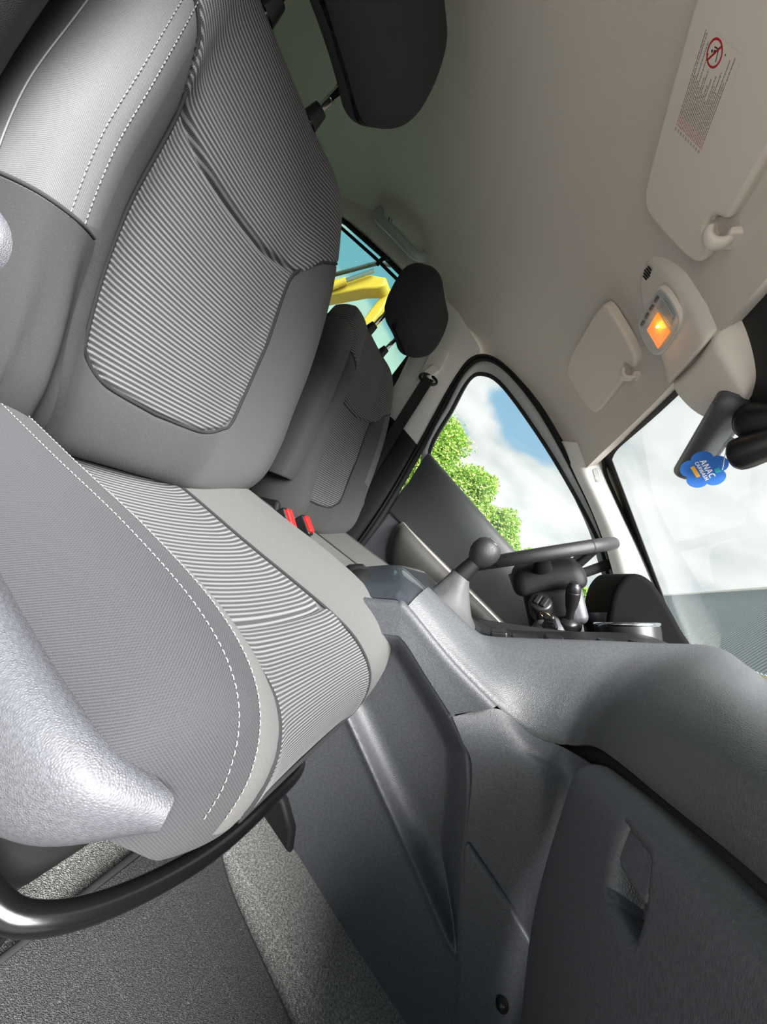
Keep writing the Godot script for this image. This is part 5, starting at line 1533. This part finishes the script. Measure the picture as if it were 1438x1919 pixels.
func freshener() -> void:
	var o := thing("air_freshener", "blue clover shaped car wash card hanging from the mirror", "air freshener", Vector3(-0.03, 0.95, -0.6))
	var c := Vector3(0.004, 0.884, -0.588)
	var nrm := (Vector3(0.7983, 0.5112, -0.4283) - c)
	nrm.y *= 0.35
	nrm = nrm.normalized()
	var side := Vector3.UP.cross(nrm).normalized()
	var up := nrm.cross(side).normalized()
	side = side.rotated(nrm, -0.56); up = up.rotated(nrm, -0.56)
	var poly := []
	for k in 120:
		var a := TAU * k / 120.0
		var r := 0.0325 * (0.74 + 0.28 * pow(absf(cos((a + 0.9) * 2.5)), 0.6))
		poly.append(Vector2(cos(a) * r, sin(a) * r * 1.06))
	var blue := mat("card_blue", Color(0.16, 0.42, 0.76), 0.8)
	mat("card_white", Color(0.93, 0.94, 0.95), 0.8)
	mat("card_teal", Color(0.20, 0.72, 0.80), 0.8)
	mat("card_yellow", Color(0.93, 0.68, 0.25), 0.8)
	part(o, "card", Geo.new().plate(poly, c, side, up, 0.0016), blue)
	var x := Basis(side, up, nrm)
	for w in [["ANAC", 0.0095, Vector2(0.0005, 0.0045), M.card_white], ["CARWASH", 0.0058, Vector2(0.0005, -0.0045), M.card_white]]:
		var t := word(w[0], w[1], w[3], 0.0003)
		t.name = "lettering"
		t.transform = Transform3D(x, c + side * w[2].x + up * w[2].y + nrm * 0.0003 - o.position)
		o.add_child(t, true)
	part(o, "yellow_bar", Geo.new().plate(rrect(0.021, 0.006, 0.0008, 2), c + up * -0.0128 + side * -0.002 + nrm * 0.0003, side, up, 0.0004), M.card_yellow)
	for k in 4:
		var a := TAU * (k + 0.5) / 4.0
		var lf := []
		for i in 14:
			var b := TAU * i / 14.0
			lf.append(Vector2(0.0095, 0.0155) + Vector2.from_angle(a) * 0.0026 + Vector2.from_angle(b) * 0.0021)
		part(o, "clover_leaf", Geo.new().plate(lf, c + nrm * 0.0003, side, up, 0.0004), M.card_teal)
	var hole := c + side * 0.012 + up * 0.021
	part(o, "string", Geo.new().tube(curve([hole + nrm * 0.001, Vector3(0.02, 0.925, -0.592), Vector3(0.028, 0.938, -0.597), Vector3(0.036, 0.950, -0.60)], 16), 0.0007, 6), M.card_white)

func roof_side_things() -> void:
	var h := thing("grab_handle", "grey curved grab handle on the roof behind the driver", "grab handle", Vector3(-0.56, 1.40, 0.7))
	var pts := curve([Vector3(-0.590, 1.452, 0.866), Vector3(-0.575, 1.420, 0.862), Vector3(-0.565, 1.392, 0.825), Vector3(-0.558, 1.370, 0.745), Vector3(-0.558, 1.345, 0.655), Vector3(-0.566, 1.330, 0.585), Vector3(-0.585, 1.345, 0.560), Vector3(-0.60, 1.375, 0.558)], 40)
	part(h, "grip", Geo.new().tube(pts, 0.017, 14, true, Vector2(1.0, 1.25)), M.frame_paint)
	for k in 2:
		part(h, "screw", Geo.new().lathe([Vector2(0.0, -0.010), Vector2(0.009, -0.008), Vector2(0.010, 0.0)], Transform3D(Basis(), [Vector3(-0.585, 1.425, 0.80), Vector3(-0.59, 1.36, 0.62)][k]), 16), M.steel)
	# belt
	var b := thing("seat_belt", "dark seat belt hanging from the driver's side pillar", "seat belt", Vector3(-0.65, 0.6, 0.22))
	var ring := frame(Vector3(-0.652, 0.978, 0.238), Vector3(1.0, 0.1, -0.1))
	part(b, "anchor_cover", Geo.new().rbox(Vector3(0.05, 0.055, 0.026), 0.01, Transform3D(Basis(Vector3.UP, PI * 0.5) * Basis(Vector3.FORWARD, 0.3), Vector3(-0.648, 0.995, 0.245)), 3), M.pillar_plastic)
	var loop := []
	for k in 25:
		var a := TAU * k / 24.0
		loop.append(Vector3(-0.640, 0.962, 0.235) + Vector3(0.004 * cos(a), sin(a) * 0.017 - cos(a) * 0.006, cos(a) * 0.036 + sin(a) * 0.004))
	part(b, "guide_ring", Geo.new().tube(loop, 0.0055, 10, false), M.smooth_black)
	var path := curve([Vector3(-0.642, 0.968, 0.238), Vector3(-0.636, 0.94, 0.232), Vector3(-0.632, 0.86, 0.222), Vector3(-0.628, 0.74, 0.208), Vector3(-0.622, 0.60, 0.19), Vector3(-0.62, 0.45, 0.17)], 24)
	var wb := PackedVector3Array()
	for q in path:
		for k in 2: wb.append(q + Vector3(0.004, 0, 1).normalized() * lerpf(-0.024, 0.024, k))
	part(b, "webbing", Geo.new().shell(wb, 2, 24, 0.0014, true), M.webbing)
	# adjuster plate behind the anchor
	part(b, "height_adjuster", Geo.new().rbox(Vector3(0.012, 0.17, 0.075), 0.006, Transform3D(Basis(Vector3.RIGHT, 0.22), Vector3(-0.662, 1.02, 0.262)), 3), M.pillar_plastic)
	# sun blind rod on the rear side window
	var s := thing("blind_rod", "thin black blind rod with hook across rear side window", "window blind", Vector3(-0.65, 1.28, 0.8))
	part(s, "rod", Geo.new().tube([Vector3(-0.655, 1.235, 0.56), Vector3(-0.655, 1.29, 0.80), Vector3(-0.655, 1.345, 1.09)], 0.0075, 10), M.rubber)
	part(s, "hook", Geo.new().tube(curve([Vector3(-0.665, 1.318, 0.748), Vector3(-0.645, 1.306, 0.75), Vector3(-0.638, 1.285, 0.756), Vector3(-0.645, 1.262, 0.765)], 10), 0.009, 10), M.rubber)

func floor_mat() -> void:
	var o := thing("floor_mat", "dark grey carpet mat in the passenger footwell", "car mat", Vector3(0.5, 0.0, -0.5))
	var rows := []
	for e in [[-0.318, 0.290, 0.010], [-0.335, 0.288, 0.009], [-0.37, 0.302, 0.008], [-0.425, 0.322, 0.004], [-0.52, 0.332, -0.008], [-0.60, 0.335, -0.022], [-0.70, 0.335, -0.035], [-0.80, 0.335, -0.036]]:
		var r := []
		for k in 6: r.append(Vector3(lerpf(e[1], 0.66, k / 5.0), e[2] - 0.002, e[0] + (0.006 if k == 0 else 0.0)))
		rows.append(r)
	part(o, "pile", Geo.new().shell(surf(rows, 40, 60), 40, 60, 0.006, true), M.mat_carpet)
	var edge := []
	for e in rows: edge.push_front(e[0] + Vector3(0, 0.001, 0))
	edge = curve(edge, 40)
	for k in 20: edge.append(rows[0][0].lerp(rows[0][5], (k + 1) / 20.0) + Vector3(0, 0.001, 0))
	part(o, "bound_edge", Geo.new().tube(edge, 0.0052, 8), M.mat_edge)

# ---------------------------------------------------------------- outside
func leaf_mesh() -> ArrayMesh:
	var g := Geo.new()
	g.tri(Vector3(0, 0, 0), Vector3(0.5, 0.12, 0.5), Vector3(0, 0, 1))
	g.tri(Vector3(0, 0, 0), Vector3(0, 0, 1), Vector3(-0.5, 0.12, 0.5))
	return g.mesh()

func tree(label: String, foot: Vector3, blobs: Array, leaves: int, s: int, leaf: ArrayMesh, size: float, tint: Color) -> void:
	var o := thing("tree", label, "tree", foot, "trees beyond the driver's window")
	var rng := RandomNumberGenerator.new()
	rng.seed = s
	var g := Geo.new()
	var top: Vector3 = blobs[0][0]
	g.tube(curve([foot, foot.lerp(top, 0.4) + Vector3(0.1, 0, 0.1), top], 8), [0.22, 0.2, 0.17, 0.14, 0.11, 0.08, 0.05, 0.03], 8)
	for b in blobs:
		for k in 5:
			var d := Vector3(rng.randfn(), absf(rng.randfn()), rng.randfn()).normalized()
			g.tube([foot.lerp(top, 0.45), b[0] - d * 0.2, b[0] + d * b[1] * 0.8], [0.09, 0.05, 0.012], 6)
	part(o, "trunk", g, M.bark)
	var mm := MultiMesh.new()
	mm.transform_format = MultiMesh.TRANSFORM_3D
	mm.use_colors = true
	mm.mesh = leaf
	mm.instance_count = leaves
	var noise := FastNoiseLite.new()
	noise.seed = s; noise.frequency = 0.9
	var total := 0.0
	for b in blobs: total += pow(b[1], 2.2)
	var k := 0
	for b in blobs:
		var many := int(leaves * pow(b[1], 2.2) / total)
		for i in many:
			if k >= leaves: break
			var d := Vector3(rng.randfn(), rng.randfn(), rng.randfn()).normalized()
			var ruff := 1.0 + 0.55 * noise.get_noise_3dv(b[0] + d * b[1] * 1.3)
			var p: Vector3 = b[0] + d * b[1] * ruff * pow(rng.randf(), 0.28) * Vector3(1, 0.9, 1)
			var bs := Basis.from_euler(Vector3(rng.randf_range(-0.9, 0.9), rng.randf() * TAU, rng.randf_range(-0.9, 0.9))).scaled(Vector3.ONE * size * rng.randf_range(0.6, 1.25))
			mm.set_instance_transform(k, Transform3D(bs, p - foot))
			var v := rng.randf_range(0.7, 1.3)
			mm.set_instance_color(k, Color(tint.r * v * rng.randf_range(0.85, 1.2), tint.g * v, tint.b * v * rng.randf_range(0.6, 1.2)))
			k += 1
	mm.visible_instance_count = k
	var f := MultiMeshInstance3D.new()
	f.name = "foliage"
	f.multimesh = mm
	f.material_override = M.leaf
	o.add_child(f)
	f.set_meta("kind", "stuff")

func outside() -> void:
	var gm := mat("ground_paving", Color(0.52, 0.51, 0.49), 0.95)
	relief(gm, noise_tex(FastNoiseLite.TYPE_SIMPLEX, 0.05, 256, 4, 2), 0.6, 0.6)
	var gr := structure("ground", "grey yard around the van", Vector3(-10, -0.6, 0))
	part(gr, "yard", Geo.new().box(Vector3(140, 0.1, 140), Transform3D(Basis(), Vector3(0, -0.6, 0))), gm)
	mat("bark", Color(0.38, 0.32, 0.26), 0.95)
	var lf := mat("leaf", Color.WHITE, 0.6)
	lf.vertex_color_use_as_albedo = true
	lf.backlight_enabled = true; lf.backlight = Color(0.55, 0.75, 0.25)
	var leaf := leaf_mesh()
	var green := Color(0.28, 0.41, 0.11)
	tree("tall leafy tree filling the lower rear of the driver's window", Vector3(-13.6, -0.55, 5.0), [[Vector3(-13.6, 2.3, 5.0), 1.7], [Vector3(-13.9, 3.3, 4.3), 1.15], [Vector3(-13.5, 3.2, 5.8), 1.3], [Vector3(-13.8, 2.0, 3.6), 1.1], [Vector3(-13.6, 1.2, 4.4), 1.4]], 52000, 1, leaf, 0.10, green)
	tree("leafy tree with loose shoots in the middle of the driver's window", Vector3(-13.8, -0.55, 2.5), [[Vector3(-13.8, 2.1, 2.4), 1.15], [Vector3(-13.8, 2.75, 2.0), 0.75], [Vector3(-13.8, 1.75, 1.3), 0.9], [Vector3(-13.8, 2.25, 0.45), 0.55], [Vector3(-13.7, 1.5, -0.1), 0.6], [Vector3(-13.6, 0.9, 1.8), 1.2], [Vector3(-13.6, 1.3, 0.5), 0.75]], 44000, 2, leaf, 0.09, Color(0.30, 0.43, 0.12))
	tree("low bushy tree just above the steering wheel rim", Vector3(-12.2, -0.55, -0.6), [[Vector3(-12.2, 1.0, -0.4), 0.55], [Vector3(-12.2, 1.3, -1.0), 0.6], [Vector3(-12.2, 1.65, -1.1), 0.35], [Vector3(-12.2, 0.8, 0.0), 0.5]], 16000, 3, leaf, 0.085, Color(0.32, 0.44, 0.13))
	tree("bright bushy tree seen between steering wheel and dashboard", Vector3(-13.0, -0.55, -2.9), [[Vector3(-13.0, 1.3, -2.5), 0.75], [Vector3(-13.0, 0.9, -3.3), 0.6], [Vector3(-13.0, 1.6, -3.2), 0.45]], 15000, 4, leaf, 0.085, Color(0.32, 0.46, 0.12))
	excavator()
	buildings()

func slab(poly: Array, x: float, wide: float) -> Geo:
	# outline in (-z, y), thick along x
	return Geo.new().plate(poly, Vector3(x, 0, 0), Vector3(0, 0, -1), Vector3.UP, wide, 0.03, 2)

func excavator() -> void:
	var y1 := mat("digger_yellow", Color(0.66, 0.49, 0.14), 0.5)
	var dk := mat("digger_dark", Color(0.16, 0.16, 0.16), 0.6)
	var o := thing("excavator", "yellow excavator with raised boom behind the rear side window", "excavator", Vector3(-6.6, -0.55, 4.2))
	# boom: outline in (-z, y), thick along x; it climbs towards the front of the van
	part(o, "boom", slab([Vector2(-6.6, 1.9), Vector2(-6.0, 2.62), Vector2(-5.5, 3.02), Vector2(-5.0, 3.42), Vector2(-4.72, 3.58), Vector2(-4.64, 3.70), Vector2(-4.72, 3.84), Vector2(-5.05, 3.74), Vector2(-5.6, 3.38), Vector2(-6.2, 3.0), Vector2(-7.0, 2.1)], -5.85, 0.3), y1)
	part(o, "boom_cylinder", Geo.new().tube([Vector3(-5.75, 2.15, 6.3), Vector3(-5.75, 3.35, 5.35)], 0.075, 12), y1)
	part(o, "cylinder_rod", Geo.new().tube([Vector3(-5.75, 3.3, 5.4), Vector3(-5.75, 3.80, 4.95)], 0.04, 10), M.steel)
	part(o, "boom_hose", Geo.new().tube(curve([Vector3(-5.8, 3.05, 6.1), Vector3(-5.8, 3.62, 5.45), Vector3(-5.8, 3.98, 5.05), Vector3(-5.8, 4.05, 4.75)], 12), 0.03, 8), dk)
	part(o, "boom_hose", Geo.new().tube(curve([Vector3(-5.9, 3.15, 6.05), Vector3(-5.9, 3.75, 5.4), Vector3(-5.9, 4.02, 5.1)], 12), 0.025, 8), dk)
	part(o, "dipper_arm", slab([Vector2(-4.78, 3.86), Vector2(-4.62, 3.82), Vector2(-4.55, 3.3), Vector2(-4.6, 2.2), Vector2(-4.75, 2.2), Vector2(-4.78, 3.2)], -6.15, 0.25), y1)
	part(o, "house", Geo.new().rbox(Vector3(2.0, 1.3, 2.4), 0.12, Transform3D(Basis(), Vector3(-6.6, 1.2, 7.2))), y1)
	part(o, "cab", Geo.new().rbox(Vector3(0.95, 1.5, 1.1), 0.1, Transform3D(Basis(), Vector3(-6.1, 1.9, 6.9))), dk)
	for s in [-0.8, 0.8]:
		part(o, "track", Geo.new().rbox(Vector3(0.5, 0.7, 3.2), 0.33, Transform3D(Basis(), Vector3(-6.6 + s, -0.2, 6.9)), 5), dk)
	# second machine, only its arm tip shows above the belt line
	var b := thing("loader", "orange yellow loader arm peeping over the driver's door", "loader", Vector3(-8.4, -0.55, 0.2))
	part(b, "arm", slab([Vector2(-0.7, 0.3), Vector2(-0.3, 0.98), Vector2(0.05, 1.20), Vector2(0.28, 1.17), Vector2(0.42, 1.02), Vector2(0.40, 0.86), Vector2(0.1, 0.80), Vector2(-0.2, 0.3)], -8.2, 0.22), y1)
	part(b, "arm_pin", Geo.new().tube([Vector3(-8.18, 1.03, -0.2), Vector3(-8.46, 1.03, -0.2)], 0.06, 12), dk)
	part(b, "body", Geo.new().rbox(Vector3(1.4, 0.9, 2.2), 0.1, Transform3D(Basis(), Vector3(-8.9, 0.15, 1.0))), y1)
	for w in [[0.2], [1.8]]:
		part(b, "wheel", Geo.new().lathe([Vector2(0.0, 0.18), Vector2(0.3, 0.18), Vector2(0.42, 0.14), Vector2(0.42, -0.14), Vector2(0.3, -0.18), Vector2(0.0, -0.18)], Transform3D(Basis(Vector3.BACK, PI * 0.5), Vector3(-8.2, -0.14, w[0])), 24), dk)

func buildings() -> void:
	var o := thing("clad_building", "building with grey ribbed metal cladding beyond the windscreen", "building", Vector3(-13, -0.55, -6))
	var cl := mat("cladding", Color(0.58, 0.61, 0.62), 0.45, 0.3)
	# folded sheet, ribs running up the leaning face; one long sheet of repeating folds
	var bl := Vector3(-22.0, 1.95, -5.9)
	var br := Vector3(-3.5, 1.95, -4.35)
	var tl := Vector3(-22.0, 4.42, -6.75)
	var tr := Vector3(-3.5, 4.60, -5.05)
	var n := 150
	for k in n:
		var f0 := float(k) / n
		var f1 := (k + 1.0) / n
		var g := Geo.new()
		var p := PackedVector3Array()
		for j in 2:
			for e in [[0.0, 0.0], [0.42, 0.0], [0.55, 0.05], [0.87, 0.05], [1.0, 0.0]]:
				var f := lerpf(f0, f1, e[0])
				var a := bl.lerp(br, f)
				var b := tl.lerp(tr, f)
				p.append((a if j == 0 else b) + Vector3(0, 0, e[1]))
		g.grid(p, 5, 2)
		# flat shading of the folds
		var q := Geo.new()
		for i in 4:
			q.quad(p[i], p[5 + i], p[6 + i], p[i + 1])
		part(o, "cladding_rib", q, cl)
	mat("white_capping", Color(0.86, 0.87, 0.87), 0.5)
	part(o, "capping", Geo.new().tube([tl + Vector3(0, 0.03, 0.02), tr + Vector3(0, 0.03, 0.02)], 0.06, 8), M.white_capping)
	mat("cream_fascia", Color(0.76, 0.70, 0.60), 0.8)
	var mid := (bl + br) * 0.5
	var ang := atan2(-(br.z - bl.z), br.x - bl.x)
	part(o, "fascia", Geo.new().rbox(Vector3(18.6, 0.28, 0.10), 0.02, Transform3D(Basis(Vector3.UP, ang), mid + Vector3(0, -0.15, -0.02))), M.cream_fascia)
	mat("grey_stone", Color(0.50, 0.55, 0.57), 0.85)
	mat("stone_joint", Color(0.32, 0.35, 0.36), 0.9)
	part(o, "wall_core", Geo.new().box(Vector3(18.5, 2.3, 0.2), Transform3D(Basis(Vector3.UP, ang), mid + Vector3(0, -1.43, -0.16))), M.stone_joint)
	var block := Geo.new().rbox(Vector3(0.56, 0.26, 0.05), 0.012, Transform3D(), 2).mesh()
	for r in 8:
		for k in 18:
			var x := 9.0 - k * 0.6 - (0.3 if r % 2 else 0.0)
			var s := MeshInstance3D.new()
			s.name = "stone_block"
			s.mesh = block
			s.material_override = M.grey_stone
			s.transform = Transform3D(Basis(Vector3.UP, ang), mid + Basis(Vector3.UP, ang) * Vector3(x, -0.44 - r * 0.29, -0.05) - o.position)
			o.add_child(s, true)
	var h := thing("blue_grey_shed", "low blue grey shed beyond the steering wheel", "shed", Vector3(-11, -0.55, -3.2))
	mat("shed_paint", Color(0.40, 0.50, 0.54), 0.7)
	part(h, "walls", Geo.new().box(Vector3(2.0, 1.15, 2.6), Transform3D(Basis(), Vector3(-11.2, 0.03, -3.2))), M.shed_paint)
	var roof := [Vector2(-4.6, 0.55), Vector2(-1.8, 1.02), Vector2(-1.8, 1.10), Vector2(-4.6, 0.63)]
	part(h, "roof", Geo.new().plate([Vector2(1.8, 1.02), Vector2(1.8, 1.10), Vector2(4.7, 0.66), Vector2(4.7, 0.58)], Vector3(-10.1, 0, 0), Vector3(0, 0, -1), Vector3.UP, 2.2), M.shed_paint)
	# the van's own outside mirror
	var m := thing("door_mirror", "pale outside mirror beyond the driver's door glass", "door mirror", Vector3(-0.86, 0.60, -0.78))
	part(m, "shell", Geo.new().rbox(Vector3(0.16, 0.19, 0.10), 0.045, Transform3D(Basis(Vector3.UP, 0.2), Vector3(-0.90, 0.655, -0.80)), 5), M.frame_paint)
	part(m, "arm", Geo.new().tube([Vector3(-0.77, 0.57, -0.76), Vector3(-0.86, 0.585, -0.79)], 0.03, 10), M.rubber)

func _ready() -> void:
	camera_and_light()
	materials()
	shell()
	windscreen()
	driver_side()
	seats()
	dashboard()
	cluster()
	console()
	steering()
	visors()
	overhead()
	mirror()
	freshener()
	buckles()
	roof_side_things()
	floor_mat()
	outside()
